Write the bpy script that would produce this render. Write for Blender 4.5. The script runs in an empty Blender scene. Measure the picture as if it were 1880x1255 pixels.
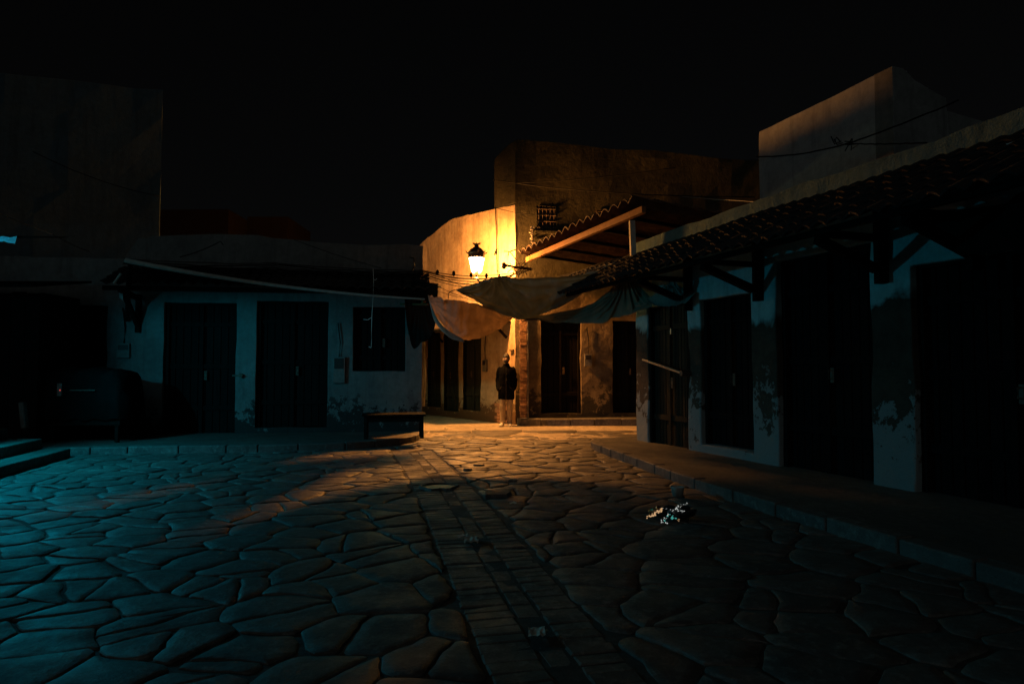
import bpy, bmesh, math, random
from mathutils import Vector, Matrix, noise, Euler
from mathutils.kdtree import KDTree
random.seed(11)
S = bpy.context.scene
COL = S.collection
R_ = random.random
def U(a, b): return a + (b - a) * random.random()

# ---------------------------------------------------------------- measuring
F = 1253.0; PITCH = math.radians(2.4); CAMZ = 1.4
cp, sp = math.cos(PITCH), math.sin(PITCH)
def ray(px, py):
    u = (px - 940) / F; v = (627.5 - py) / F
    return Vector((u, cp - v * sp, sp + v * cp))
def P(px, py, Y):
    r = ray(px, py); t = Y / r.y
    return Vector((r.x * t, Y, CAMZ + r.z * t))
def G(px, py, z=0.0):
    r = ray(px, py); t = (z - CAMZ) / r.z
    return Vector((r.x * t, r.y * t, z))

# ---------------------------------------------------------------- helpers
def link(o, parent=None):
    COL.objects.link(o)
    if parent is not None: o.parent = parent
    return o
def tag(o, label=None, cat=None, group=None, kind=None):
    if label: o['label'] = label
    if cat: o['category'] = cat
    if group: o['group'] = group
    if kind: o['kind'] = kind
    return o
def thing(name, label, cat, loc=(0, 0, 0), rz=0, group=None):
    o = bpy.data.objects.new(name, None); o.empty_display_size = .2
    o.location = loc; o.rotation_euler = (0, 0, rz)
    link(o); return tag(o, label, cat, group)
def build(name, bm, mat, parent=None, smooth=False, merge=False, recalc=True):
    if merge: bmesh.ops.remove_doubles(bm, verts=bm.verts, dist=1e-4)
    if recalc: bmesh.ops.recalc_face_normals(bm, faces=bm.faces)
    me = bpy.data.meshes.new(name); bm.to_mesh(me); bm.free()
    if isinstance(mat, (list, tuple)):
        for m in mat: me.materials.append(m)
    else: me.materials.append(mat)
    if smooth:
        for p in me.polygons: p.use_smooth = True
    o = bpy.data.objects.new(name, me)
    link(o)
    if parent is not None:
        o.parent = parent
        o.matrix_parent_inverse = pinv(parent)
    return o
def pinv(p):
    m = Matrix.LocRotScale(p.location, p.rotation_euler, p.scale)
    if p.parent is not None: m = pmat(p)
    return m.inverted()
def pmat(p):
    m = Matrix.LocRotScale(p.location, p.rotation_euler, p.scale)
    if p.parent is not None: m = pmat(p.parent) @ p.matrix_parent_inverse @ m
    return m
def bevel(o, w=.01, seg=2, ang=40):
    m = o.modifiers.new('bevel', 'BEVEL'); m.width = w; m.segments = seg
    m.limit_method = 'ANGLE'; m.angle_limit = math.radians(ang); return o
def hexa(bm, c8, mi=0):
    v = [bm.verts.new(c) for c in c8]
    for f in ((0,1,2,3),(7,6,5,4),(0,4,5,1),(1,5,6,2),(2,6,7,3),(3,7,4,0)):
        fc = bm.faces.new([v[i] for i in f]); fc.material_index = mi
def box(bm, lo, hi, M=None, jit=0, mi=0):
    x0, y0, z0 = lo; x1, y1, z1 = hi
    c = [Vector(p) for p in ((x0,y0,z0),(x1,y0,z0),(x1,y1,z0),(x0,y1,z0),(x0,y0,z1),(x1,y0,z1),(x1,y1,z1),(x0,y1,z1))]
    if jit: c = [p + Vector((U(-jit,jit),U(-jit,jit),U(-jit,jit))) for p in c]
    if M is not None: c = [M @ p for p in c]
    hexa(bm, c, mi)
def tube(bm, pts, r, seg=6, cap=True):
    pts = [Vector(p) for p in pts]; n = len(pts)
    rr = r if isinstance(r, (list, tuple)) else [r] * n
    rings = []
    up = Vector((0, 0, 1))
    for i, p in enumerate(pts):
        t = (pts[min(i+1, n-1)] - pts[max(i-1, 0)]).normalized()
        a = t.cross(up)
        if a.length < 1e-3: a = t.cross(Vector((1, 0, 0)))
        a.normalize(); b = t.cross(a)
        rings.append([bm.verts.new(p + (a * math.cos(k*2*math.pi/seg) + b * math.sin(k*2*math.pi/seg)) * rr[i]) for k in range(seg)])
    for i in range(n - 1):
        for k in range(seg):
            bm.faces.new((rings[i][k], rings[i][(k+1) % seg], rings[i+1][(k+1) % seg], rings[i+1][k]))
    if cap:
        bm.faces.new(rings[0][::-1]); bm.faces.new(rings[-1])
def bar(bm, a, b, w, h, roll=None, jit=0):
    """squared timber from a to b, w wide, h high"""
    a = Vector(a); b = Vector(b); t = (b - a).normalized()
    up = Vector((0, 0, 1)) if abs(t.z) < .95 else Vector(roll or (1, 0, 0))
    s = t.cross(up).normalized() * w / 2; u = s.cross(t).normalized() * h / 2
    j = lambda: Vector((U(-jit, jit), U(-jit, jit), U(-jit, jit)))
    hexa(bm, [a-s-u+j(), a+s-u+j(), a+s+u+j(), a-s+u+j(), b-s-u+j(), b+s-u+j(), b+s+u+j(), b-s+u+j()])
def lathe(bm, prof, c, seg=16, squash=1, sides=None):
    rings = []
    for r, z in prof:
        rings.append([bm.verts.new(Vector((c[0] + r*math.cos(2*math.pi*k/seg), c[1] + r*math.sin(2*math.pi*k/seg)*squash, c[2] + z))) for k in range(seg)])
    for i in range(len(rings) - 1):
        for k in range(seg):
            bm.faces.new((rings[i][k], rings[i][(k+1) % seg], rings[i+1][(k+1) % seg], rings[i+1][k]))
    bm.faces.new(rings[0][::-1]); bm.faces.new(rings[-1])
def catenary(a, b, sag, n=14, wob=0):
    a = Vector(a); b = Vector(b); out = []
    for i in range(n + 1):
        t = i / n; p = a.lerp(b, t); p.z -= sag * 4 * t * (1 - t)
        if 0 < i < n and wob: p += Vector((U(-wob, wob), U(-wob, wob), U(-wob, wob)))
        out.append(p)
    return out

class Frame:
    """vertical plane: s along d, o along outward normal n"""
    def __init__(self, p0, d, n):
        self.p = Vector((p0[0], p0[1], 0)); self.d = Vector((d[0], d[1], 0)).normalized()
        n = Vector((n[0], n[1], 0)); n -= self.d * n.dot(self.d); self.n = n.normalized()
    def w(self, s, z, o=0): return self.p + self.d * s + self.n * o + Vector((0, 0, z))
    def sz(self, px, py, o=0):
        r = ray(px, py); c = Vector((0, 0, CAMZ)); q = self.p + self.n * o
        t = (q - Vector((0, 0, 0))).dot(self.n) / r.dot(self.n)
        h = c + r * t
        return (h - self.p).dot(self.d), h.z
    def M(self):
        m = Matrix.Identity(4)
        m.col[0][:3] = self.d; m.col[1][:3] = self.n; m.col[2][:3] = (0, 0, 1); m.col[3][:3] = self.p
        return m

# ---------------------------------------------------------------- materials
def newmat(name):
    m = bpy.data.materials.new(name); m.use_nodes = True
    nt = m.node_tree; b = nt.nodes['Principled BSDF']
    return m, nt, b
def N(nt, t, **k):
    n = nt.nodes.new(t)
    for a, v in k.items(): setattr(n, a, v)
    return n
def pos(nt, scale=(1, 1, 1)):
    g = N(nt, 'ShaderNodeNewGeometry'); mp = N(nt, 'ShaderNodeMapping')
    mp.inputs['Scale'].default_value = scale
    nt.links.new(g.outputs['Position'], mp.inputs['Vector'])
    return mp.outputs['Vector'], g
def noi(nt, vec, scale, detail=6, rough=.6, dist=0):
    n = N(nt, 'ShaderNodeTexNoise'); n.inputs['Scale'].default_value = scale
    n.inputs['Detail'].default_value = detail; n.inputs['Roughness'].default_value = rough
    n.inputs['Distortion'].default_value = dist
    nt.links.new(vec, n.inputs['Vector']); return n.outputs['Fac']
def ramp(nt, fac, stops):
    r = N(nt, 'ShaderNodeValToRGB'); e = r.color_ramp.elements
    while len(e) < len(stops): e.new(.5)
    for i, (p, c) in enumerate(stops):
        e[i].position = p; e[i].color = (c, c, c, 1) if not isinstance(c, (tuple, list)) else (*c, 1)
    nt.links.new(fac, r.inputs['Fac']); return r.outputs['Color']
def mix(nt, fac, a, b, mode='MIX'):
    m = N(nt, 'ShaderNodeMix'); m.data_type = 'RGBA'; m.blend_type = mode
    for s, v in ((0, fac), (6, a), (7, b)):
        if isinstance(v, (int, float)): m.inputs[s].default_value = v
        elif isinstance(v, (tuple, list)): m.inputs[s].default_value = (*v, 1)
        else: nt.links.new(v, m.inputs[s])
    return m.outputs[2]
def math_(nt, op, a, b=None, c=None):
    m = N(nt, 'ShaderNodeMath', operation=op)
    for i, v in enumerate((a, b, c)):
        if v is None: continue
        if isinstance(v, (int, float)): m.inputs[i].default_value = v
        else: nt.links.new(v, m.inputs[i])
    return m.outputs[0]
def bump(nt, b, h, strength=.5, dist=.02):
    n = N(nt, 'ShaderNodeBump'); n.inputs['Strength'].default_value = strength
    n.inputs['Distance'].default_value = dist
    nt.links.new(h, n.inputs['Height']); nt.links.new(n.outputs['Normal'], b.inputs['Normal'])

def plaster(name, col, stain, low=None, zlow=1.6, peel=None, zpeel=.8, bstr=.6, fine=1.0, top=None):
    m, nt, b = newmat(name); v, g = pos(nt)
    n1 = noi(nt, v, 1.3, 8, .65); n2 = noi(nt, v, 9, 6, .7)
    vs, _ = pos(nt, (3.2, 3.2, .35)); n3 = noi(nt, vs, 2.2, 5, .6, .4)
    c = mix(nt, ramp(nt, n1, [(.38, 0), (.72, 1)]), col, stain)
    c = mix(nt, ramp(nt, n3, [(.5, 0), (.75, .55)]), c, tuple(x * .45 for x in stain))
    c = mix(nt, ramp(nt, n2, [(.3, .35), (.6, 0)]), c, tuple(x * .4 for x in stain))
    sep = N(nt, 'ShaderNodeSeparateXYZ'); nt.links.new(g.outputs['Position'], sep.inputs[0])
    z = sep.outputs['Z']
    nb = noi(nt, v, .9, 5, .6, .6)
    nc = noi(nt, v, 4.3, 12, .74, .25)
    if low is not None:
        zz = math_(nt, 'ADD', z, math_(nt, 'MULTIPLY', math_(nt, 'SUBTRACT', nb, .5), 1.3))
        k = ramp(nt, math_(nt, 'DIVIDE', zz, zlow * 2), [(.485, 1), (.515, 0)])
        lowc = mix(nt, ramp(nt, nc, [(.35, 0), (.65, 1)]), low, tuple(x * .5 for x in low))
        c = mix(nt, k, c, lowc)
    if peel is not None:
        zz = math_(nt, 'ADD', math_(nt, 'MULTIPLY', nc, 1.6), math_(nt, 'MULTIPLY', z, -.35 / zpeel))
        k = ramp(nt, zz, [(.50, 0), (.53, 1)])
        k2 = ramp(nt, math_(nt, 'DIVIDE', z, 3.0), [((zpeel) / 3.0, 1), ((zpeel + .7) / 3.0, 0)])
        c = mix(nt, math_(nt, 'MULTIPLY', k, k2), c, peel)
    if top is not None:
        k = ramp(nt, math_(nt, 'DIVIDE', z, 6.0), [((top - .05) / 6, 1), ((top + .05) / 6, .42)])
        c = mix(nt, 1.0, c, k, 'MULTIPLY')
    nt.links.new(c, b.inputs['Base Color']); b.inputs['Roughness'].default_value = .92; b.inputs['Specular IOR Level'].default_value = .06
    h = math_(nt, 'ADD', math_(nt, 'MULTIPLY', noi(nt, v, 5, 8, .7), 1.0), math_(nt, 'MULTIPLY', noi(nt, v, 45, 4, .6), .25 * fine))
    if peel is not None: h = math_(nt, 'ADD', h, math_(nt, 'MULTIPLY', nc, .6))
    bump(nt, b, h, bstr, .035)
    return m
def wood(name, col, rough=.75, stretch=(14, 14, .8), dark=.4):
    m, nt, b = newmat(name)
    tc = N(nt, 'ShaderNodeTexCoord'); mp = N(nt, 'ShaderNodeMapping'); mp.inputs['Scale'].default_value = stretch
    nt.links.new(tc.outputs['Object'], mp.inputs['Vector'])
    n1 = noi(nt, mp.outputs[0], 2, 8, .7, .5)
    gg = N(nt, 'ShaderNodeNewGeometry')
    c = mix(nt, ramp(nt, n1, [(.3, 0), (.7, 1)]), col, tuple(x * dark for x in col))
    c = mix(nt, math_(nt, 'MULTIPLY', gg.outputs['Random Per Island'], .5), c, tuple(x * .5 for x in col))
    nt.links.new(c, b.inputs['Base Color']); b.inputs['Roughness'].default_value = rough; b.inputs['Specular IOR Level'].default_value = .06
    bump(nt, b, n1, .5, .01); return m
def plain(name, col, rough=.7, metal=0, nscale=20, var=.4, bstr=.2):
    m, nt, b = newmat(name); v, g = pos(nt)
    n1 = noi(nt, v, nscale, 6, .6)
    c = mix(nt, ramp(nt, n1, [(.35, 0), (.7, 1)]), col, tuple(x * (1 - var) for x in col))
    nt.links.new(c, b.inputs['Base Color']); b.inputs['Roughness'].default_value = rough
    b.inputs['Metallic'].default_value = metal
    bump(nt, b, n1, bstr, .01); return m
def stone_mat(name, c1, c2, rough=.7):
    m, nt, b = newmat(name); v, g = pos(nt)
    n1 = noi(nt, v, 2.2, 8, .65); n2 = noi(nt, v, 14, 8, .7); n3 = noi(nt, v, .35, 3, .5); n4 = noi(nt, v, 60, 5, .75)
    vo = N(nt, 'ShaderNodeTexVoronoi'); vo.inputs['Scale'].default_value = 38; nt.links.new(v, vo.inputs['Vector'])
    isl = g.outputs['Random Per Island']
    c = mix(nt, isl, c1, c2)
    c = mix(nt, ramp(nt, n1, [(.35, 0), (.62, .8)]), c, tuple(x * .45 for x in c1))
    c = mix(nt, ramp(nt, n2, [(.5, 0), (.68, .6)]), c, tuple(min(1, x * 1.7) for x in c2))
    c = mix(nt, ramp(nt, n4, [(.3, .6), (.5, 0)]), c, tuple(x * .3 for x in c1))
    c = mix(nt, ramp(nt, n3, [(.35, .55), (.6, 0)]), c, tuple(x * .35 for x in c1))
    nt.links.new(c, b.inputs['Base Color'])
    nt.links.new(ramp(nt, n1, [(.3, rough - .22), (.7, rough + .2)]), b.inputs['Roughness'])
    pits = ramp(nt, vo.outputs['Distance'], [(.05, 0), (.3, 1)])
    h = math_(nt, 'ADD', n1, math_(nt, 'MULTIPLY', n2, .5))
    h = math_(nt, 'ADD', h, math_(nt, 'MULTIPLY', n4, .16))
    h = math_(nt, 'ADD', h, math_(nt, 'MULTIPLY', pits, .06))
    bump(nt, b, h, .7, .03); return m
def cloth(name, col, trans=.35, tcol=None, scale=60, rough=.9):
    m, nt, b = newmat(name); v, g = pos(nt)
    n1 = noi(nt, v, 2.4, 7, .65); n2 = noi(nt, v, scale, 3, .5)
    c = mix(nt, ramp(nt, n1, [(.35, 0), (.7, .8)]), col, tuple(x * .5 for x in col))
    b.inputs['Specular IOR Level'].default_value = .05
    nt.links.new(c, b.inputs['Base Color']); b.inputs['Roughness'].default_value = rough
    bump(nt, b, math_(nt, 'ADD', math_(nt, 'MULTIPLY', noi(nt, v, 7, 5, .6, .8), 1.5), n2), .5, .02)
    tr = N(nt, 'ShaderNodeBsdfTranslucent'); nt.links.new(mix(nt, 1.0, c, tcol or (1, 1, 1), 'MULTIPLY'), tr.inputs['Color'])
    ms = N(nt, 'ShaderNodeMixShader'); ms.inputs[0].default_value = trans
    nt.links.new(b.outputs[0], ms.inputs[1]); nt.links.new(tr.outputs[0], ms.inputs[2])
    nt.links.new(ms.outputs[0], nt.nodes['Material Output'].inputs['Surface']); return m
def emis(name, col, strength, transp=0):
    m, nt, b = newmat(name); nt.nodes.remove(b)
    e = N(nt, 'ShaderNodeEmission'); e.inputs[0].default_value = (*col, 1); e.inputs[1].default_value = strength
    out = e.outputs[0]
    if transp:
        t = N(nt, 'ShaderNodeBsdfTransparent'); ms = N(nt, 'ShaderNodeMixShader'); ms.inputs[0].default_value = transp
        nt.links.new(out, ms.inputs[1]); nt.links.new(t.outputs[0], ms.inputs[2]); out = ms.outputs[0]
    nt.links.new(out, nt.nodes['Material Output'].inputs['Surface']); return m

M = {}
M['lampwall'] = plaster('ochre_plaster', (.55, .43, .29), (.33, .23, .145), peel=(.16, .10, .06), zpeel=.55, bstr=.55)
M['facade'] = plaster('tan_plaster', (.055, .05, .032), (.036, .033, .023), low=(.2, .155, .10), zlow=3.4, peel=(.045, .04, .03), zpeel=.9, bstr=.9)  # darker upper colour paints in the lantern light fading with height
M['leftwall'] = plaster('grey_plaster', (.20, .20, .19), (.135, .135, .13), peel=(.035, .035, .033), zpeel=.7, bstr=.7)
M['rightwall'] = plaster('blue_limewash', (.36, .60, .60), (.28, .48, .50), low=(.085, .07, .055), zlow=2.05, peel=(.24, .27, .27), zpeel=1.1, bstr=.9, top=3.3)  # brown low colour paints in the shade below the teal-lit wall
M['tower'] = plaster('tower_plaster', (.07, .105, .12), (.058, .086, .10), bstr=.5)
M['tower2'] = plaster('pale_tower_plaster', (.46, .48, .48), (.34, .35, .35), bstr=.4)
M['tower2_shaded'] = plaster('shaded_pale_plaster', (.24, .245, .24), (.17, .175, .17), bstr=.5)  # darker copy of the pale plaster, shade put into the colour
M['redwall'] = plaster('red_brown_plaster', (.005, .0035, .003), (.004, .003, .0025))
M['parapet'] = plaster('limewashed_parapet', (.5, .5, .46), (.3, .3, .27), bstr=.9)
M['ground'] = stone_mat('dirt_mortar', (.062, .057, .05), (.08, .073, .065), .9)
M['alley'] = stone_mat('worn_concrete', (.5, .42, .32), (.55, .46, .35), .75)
M['flag'] = stone_mat('flagstone', (.105, .095, .085), (.18, .165, .145), .66)
M['brick_path'] = stone_mat('paving_brick', (.13, .115, .10), (.22, .195, .17), .7)
M['pave'] = stone_mat('pavement_stone', (.09, .085, .07), (.13, .12, .10), .8)
M['kerb'] = stone_mat('kerb_stone', (.13, .12, .11), (.19, .18, .16), .75)
M['door'] = wood('dark_door_wood', (.015, .013, .012), .95)
M['door_green'] = wood('green_grey_door', (.05, .055, .045), .6)
M['door_brown'] = wood('brown_door_wood', (.04, .032, .022), .7)
M['timber'] = wood('dark_timber', (.014, .012, .010), .9, (6, 6, 6))
M['beam'] = wood('orange_timber', (.26, .125, .055), .7, (3, 3, 3), .6)
M['paletimber'] = wood('pale_timber', (.5, .5, .45), .7, (3, 3, 3), .6)
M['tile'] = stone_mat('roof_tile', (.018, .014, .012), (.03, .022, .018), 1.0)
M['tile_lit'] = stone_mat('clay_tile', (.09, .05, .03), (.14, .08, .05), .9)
M['iron'] = plain('wrought_iron', (.03, .026, .022), .55, .3)
M['rust'] = plain('rusty_iron', (.12, .085, .06), .7, .3)
M['galv'] = plain('dull_steel', (.45, .42, .38), .45, .8)
M['cable'] = plain('black_cable', (.012, .012, .012), .8)
M['cable'].node_tree.nodes['Principled BSDF'].inputs['Specular IOR Level'].default_value = .05
M['cable_pale'] = plain('pale_cord', (.75, .74, .7), .8)
M['box'] = plain('meter_box_grey', (.16, .155, .14), .6)
M['blue_cloth'] = cloth('blue_grey_tarp', (.30, .31, .27), .05, (.6, .8, 1))
M['tan_cloth'] = cloth('tan_tarp', (.40, .31, .22), .22, (1, .8, .6))
M['dark_cloth'] = cloth('olive_tarp', (.22, .21, .15), .12, (.9, .9, .7))
M['brown_cloth'] = cloth('brown_awning_cloth', (.014, .012, .010), .02)
M['cart_cloth'] = cloth('black_cart_cover', (.008, .0075, .007), .0)
M['teal_cloth'] = cloth('pale_awning_cloth', (.45, .5, .5), .1)
M['coat'] = plain('black_wool', (.005, .005, .006), .95, 0, 80)
M['coat'].node_tree.nodes['Principled BSDF'].inputs['Specular IOR Level'].default_value = .04
M['trouser'] = plain('brown_trouser', (.48, .38, .27), .9, 0, 60)
M['skin'] = plain('skin', (.30, .19, .13), .55, 0, 30, .15)
M['hair'] = plain('dark_hair', (.018, .014, .012), .7, 0, 120, .5, .6)
M['shoe'] = plain('white_trainer', (.75, .72, .66), .6)
M['sole'] = plain('shoe_sole', (.5, .48, .44), .7)
M['eye'] = plain('eye', (.5, .48, .45), .2)
M['paper'] = plain('paper_litter', (.6, .55, .47), .8)
M['foil'] = plain('gold_foil', (.85, .62, .36), .28, 1, 90, .2, .3)
M['silver'] = plain('silver_foil', (.85, .9, .9), .25, 1, 90, .2, .3)
M['tealfoil'] = plain('teal_foil', (.25, .8, .75), .25, 1, 90, .2, .3)
M['bag'] = plain('black_plastic', (.012, .012, .014), .3, 0)
M['cup'] = plain('clear_plastic', (.5, .44, .38), .35)
M['brick'] = stone_mat('exposed_brick', (.32, .17, .10), (.45, .26, .16), .85)
M['lampglass'] = emis('lantern_glass', (1, .74, .46), 40.0, .8)
M['bulb'] = emis('lantern_bulb', (1, .7, .4), 30)
M['led'] = emis('red_indicator', (1, .12, .1), 1.2)
M['cyan'] = plain('cyan_sheet', (.25, .75, .85), .6)
M['bulb_teal'] = emis('teal_tube', (.1, .8, 1), 4)
M['bulb_green'] = emis('green_bulb', (.8, 1, .6), 4)

# ---------------------------------------------------------------- frames of the facades
FL = Frame((-11.5, 12.9), (9.57, 1.43), (.148, -.989))       # low shop row on the left
FT = Frame((-12.0, 13.67), (2.91, .9), (.3, -.95))           # tall block on the left
FR = Frame((2.35, 12.2), (.342, -.94), (-.94, -.342))        # shop row on the right
FB = Frame((.08, 17.4), (-.564, .826), (-.826, -.564))       # lamp wall
FC = Frame((.08, 17.4), (.989, .148), (.148, -.989))         # facade beside it
FR2 = Frame((2.35 + .94*1.6, 12.2 + .342*1.6), (.342, -.94), (-.94, -.342))

def nz(p, sc=1.0, seed=0.0):
    return noise.noise(Vector(p) * sc + Vector((seed, seed * 1.7, -seed)))

def wall(name, fr, s0, s1, z0, z1, thick, opens, mat, parent, ztop=None, step=.3, amp=.02, o0=0.0, bev=.025, seed=0):
    def breaks(a, b, xs):
        xs = sorted({round(x, 4) for x in [a, b] + [x for x in xs if a < x < b]})
        out = []
        for i in range(len(xs) - 1):
            n = max(1, round((xs[i+1] - xs[i]) / step))
            out += [xs[i] + (xs[i+1] - xs[i]) * k / n for k in range(n)]
        return out + [xs[-1]]
    ss = breaks(s0, s1, [o[0] for o in opens] + [o[1] for o in opens])
    zs = breaks(z0, z1, [o[2] for o in opens] + [o[3] for o in opens])
    def filled(i, j):
        if i < 0 or j < 0 or i >= len(ss) - 1 or j >= len(zs) - 1: return False
        sm = (ss[i] + ss[i+1]) / 2; zm = (zs[j] + zs[j+1]) / 2
        return not any(o[0] < sm < o[1] and o[2] < zm < o[3] for o in opens)
    bm = bmesh.new(); V = {}
    def vert(i, j, side):
        k = (i, j, side)
        if k not in V:
            s, z = ss[i], zs[j]
            if ztop and j == len(zs) - 1: z = ztop(s)
            elif ztop: z = min(z, ztop(s) - .02 * (len(zs) - 1 - j))
            if side == 0:
                q = (s, z, 0)
                ds = nz(q, 1.7, 3 + seed) * amp; dz = nz(q, 1.9, 9 + seed) * amp if j > 0 else 0
                do = nz(q, .8, 17 + seed) * amp * 1.6 + nz(q, 3, 21 + seed) * amp * .5
                V[k] = bm.verts.new(fr.w(s + ds, z + dz, o0 + do))
            else: V[k] = bm.verts.new(fr.w(s, z + (nz((s, z, 0), 1.9, 9 + seed) * amp if j == len(zs)-1 else 0), o0 - thick))
        return V[k]
    for i in range(len(ss) - 1):
        for j in range(len(zs) - 1):
            if not filled(i, j): continue
            for side in (0, 1):
                f = [vert(i, j, side), vert(i+1, j, side), vert(i+1, j+1, side), vert(i, j+1, side)]
                bm.faces.new(f)
            for (a, b, di, dj) in (((i, j), (i, j+1), -1, 0), ((i+1, j), (i+1, j+1), 1, 0), ((i, j), (i+1, j), 0, -1), ((i, j+1), (i+1, j+1), 0, 1)):
                if not filled(i + di, j + dj):
                    bm.faces.new([vert(*a, 0), vert(*b, 0), vert(*b, 1), vert(*a, 1)])
    o = build(name, bm, mat, parent)
    if bev: bevel(o, bev, 2, 50)
    return o

def door(fr, s0, s1, z0, z1, parent, mat, o=-.16, planks=7, leafs=2, straps=2, name='door'):
    bm = bmesh.new(); Mx = fr.M(); n = planks
    w = (s1 - s0) / n
    for k in range(n):
        a = s0 + w * k + .006; b = a + w - .012
        dz = U(0, .01)
        box(bm, (a, o - .04 + U(-.004, .004), z0 + dz), (b, o + U(-.003, .003), z1 + .02), Mx)
    box(bm, (s0 - .02, o - .075, z0), (s1 + .02, o - .045, z1 + .02), Mx)
    d = build(name, bm, mat, parent); bevel(d, .005, 1)
    bm = bmesh.new()
    for k in range(straps):
        zz = z0 + (z1 - z0) * (.18 + .64 * k / max(1, straps - 1))
        box(bm, (s0 + .02, o + .006, zz), (s1 - .02, o + .032, zz + .09), Mx, .004)
    if leafs == 2:
        m_ = (s0 + s1) / 2; box(bm, (m_ - .03, o + .034, z0 + .02), (m_ + .03, o + .056, z1 - .02), Mx, .003)
    build('door_batten', bm, mat, d)
    bm = bmesh.new()
    for a, b in ((s0 - .05, s0 + .03), (s1 - .03, s1 + .05)):
        box(bm, (a, o - .06, z0), (b, o + .075, z1 + .03), Mx, .004)
    box(bm, (s0 + .032, o - .06, z1 - .04), (s1 - .032, o + .072, z1 + .03), Mx, .004)
    build('door_frame', bm, M['timber'], d)
    bm = bmesh.new(); sm = (s0 + s1) / 2 + .08; zm = z0 + (z1 - z0) * .45
    box(bm, (sm - .02, o + .058, zm - .1), (sm + .035, o + .066, zm + .08), Mx)
    tube(bm, [fr.w(sm, zm - .05, o + .066), fr.w(sm, zm - .05, o + .11), fr.w(sm, zm + .05, o + .11), fr.w(sm, zm + .05, o + .066)], .008)
    build('handle', bm, M['rust'], d)
    return d

def meter_box(fr, s0, s1, z0, z1, parent, depth=.07):
    bm = bmesh.new(); Mx = fr.M()
    box(bm, (s0, .012, z0), (s1, depth, z1), Mx, .003)
    o = build('meter_box', bm, M['box'], parent); bevel(o, .008)
    bm = bmesh.new()
    box(bm, (s0 + .03, depth + .003, z0 + (z1-z0)*.55), (s1 - .03, depth + .012, z1 - .03), Mx)
    build('meter_window', bm, M['iron'], o)
    bm = bmesh.new(); m_ = (s0 + s1) / 2
    tube(bm, [fr.w(m_, z1, .03), fr.w(m_ + .02, z1 + .3, .035), fr.w(m_ - .03, z1 + .7, .035)], .012)
    build('conduit', bm, M['cable'], o)
    return o

def tile_roof(name, fr, s0, s1, oa, za, ob, zb, mat, parent, pitch=.21, rows=4, amp=.055, thick=.02, wob=.02):
    """barrel tiled sheet from ridge (oa,za) down to eave (ob,zb)"""
    bm = bmesh.new()
    ncol = int((s1 - s0) / pitch); sub = 6; nu = ncol * sub
    sag = lambda s: nz((s, 0, 0), .5, 4) * wob * 3
    for r in range(rows):
        t0 = r / rows; t1 = (r + 1) / rows + .06
        lift = .0
        rows_v = []
        for kk in range(2):
            t = (t0, t1)[kk]; row = []
            for i in range(nu + 1):
                s = s0 + (s1 - s0) * i / nu
                col = i // sub; ph = (i % sub) / sub
                h = abs(math.cos(math.pi * ph)) * amp
                j = noise.noise(Vector((col * 1.3, r * 2.1, 5))) * .03
                o = oa + (ob - oa) * t + (j if kk else 0); z = za + (zb - za) * t + h + sag(s) + (.03 if kk == 1 else -.015) * (1) * (0.9)
                row.append(bm.verts.new(fr.w(s, z, o)))
            rows_v.append(row)
        for i in range(nu):
            bm.faces.new((rows_v[0][i], rows_v[0][i+1], rows_v[1][i+1], rows_v[1][i]))
    o = build(name, bm, mat, parent, smooth=False, recalc=False)
    md = o.modifiers.new('thick', 'SOLIDIFY'); md.thickness = thick; md.offset = 0
    return o

def sheet(name, top, bot, mat, parent, nu=36, nv=12, sag=.1, wr=.02, seed=0, thick=.004, fold=None, peaks=()):
    """cloth between two polylines (Catmull-Rom through their points)"""
    def samp(line, n):
        ln = [Vector(p) for p in line]; out = []
        m_ = len(ln) - 1
        for i in range(n + 1):
            t = i / n * m_; k = min(int(t), m_ - 1); f = t - k
            a = ln[max(k-1, 0)]; b = ln[k]; c = ln[k+1]; d = ln[min(k+2, m_)]
            out.append(.5 * ((2*b) + (-a + c)*f + (2*a - 5*b + 4*c - d)*f*f + (-a + 3*b - 3*c + d)*f**3))
        return out
    T = samp(top, nu); B = samp(bot, nu); bm = bmesh.new(); V = []
    for j in range(nv + 1):
        v = j / nv; row = []
        for i in range(nu + 1):
            u = i / nu
            p = T[i].lerp(B[i], v)
            e = 4 * v * (1 - v)
            p.z -= sag * e * (math.sin(math.pi * u) ** .5)
            w_ = (noise.noise(Vector((u * 14, v * 1.6, seed))) + .5 * noise.noise(Vector((u * 30, v * 3, seed + 5)))) * wr * min(1, 6*u, 6*(1-u))
            if fold: 
                for (fu, amt, wd) in fold:
                    w_ += amt * math.exp(-((u - fu) / (wd * (.3 + v)))**2) * (1 - v * .6)
            for (pu, pv, n_, am, rg) in peaks:
                du, dv = (u - pu) * 2.2, v - pv; r_ = math.hypot(du, dv); an = math.atan2(dv, du)
                w_ += am * math.sin(n_ * an + 2 * noise.noise(Vector((an * 3, seed, 1)))) * min(1, r_ * 6) * math.exp(-r_ / rg) * min(1, 12*u, 12*(1-u))
            p.z += w_ * .7; p.y += w_ * 1.1
            row.append(bm.verts.new(p))
        V.append(row)
    for j in range(nv):
        for i in range(nu): bm.faces.new((V[j][i], V[j][i+1], V[j+1][i+1], V[j+1][i]))
    o = build(name, bm, mat, parent, smooth=True, merge=True)
    return o
# ================================================================ SETTING
bm = bmesh.new()
box(bm, (-150, -60, -.3), (150, 200, .018))
tag(build('ground', bm, M['ground']), kind='structure')

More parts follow.
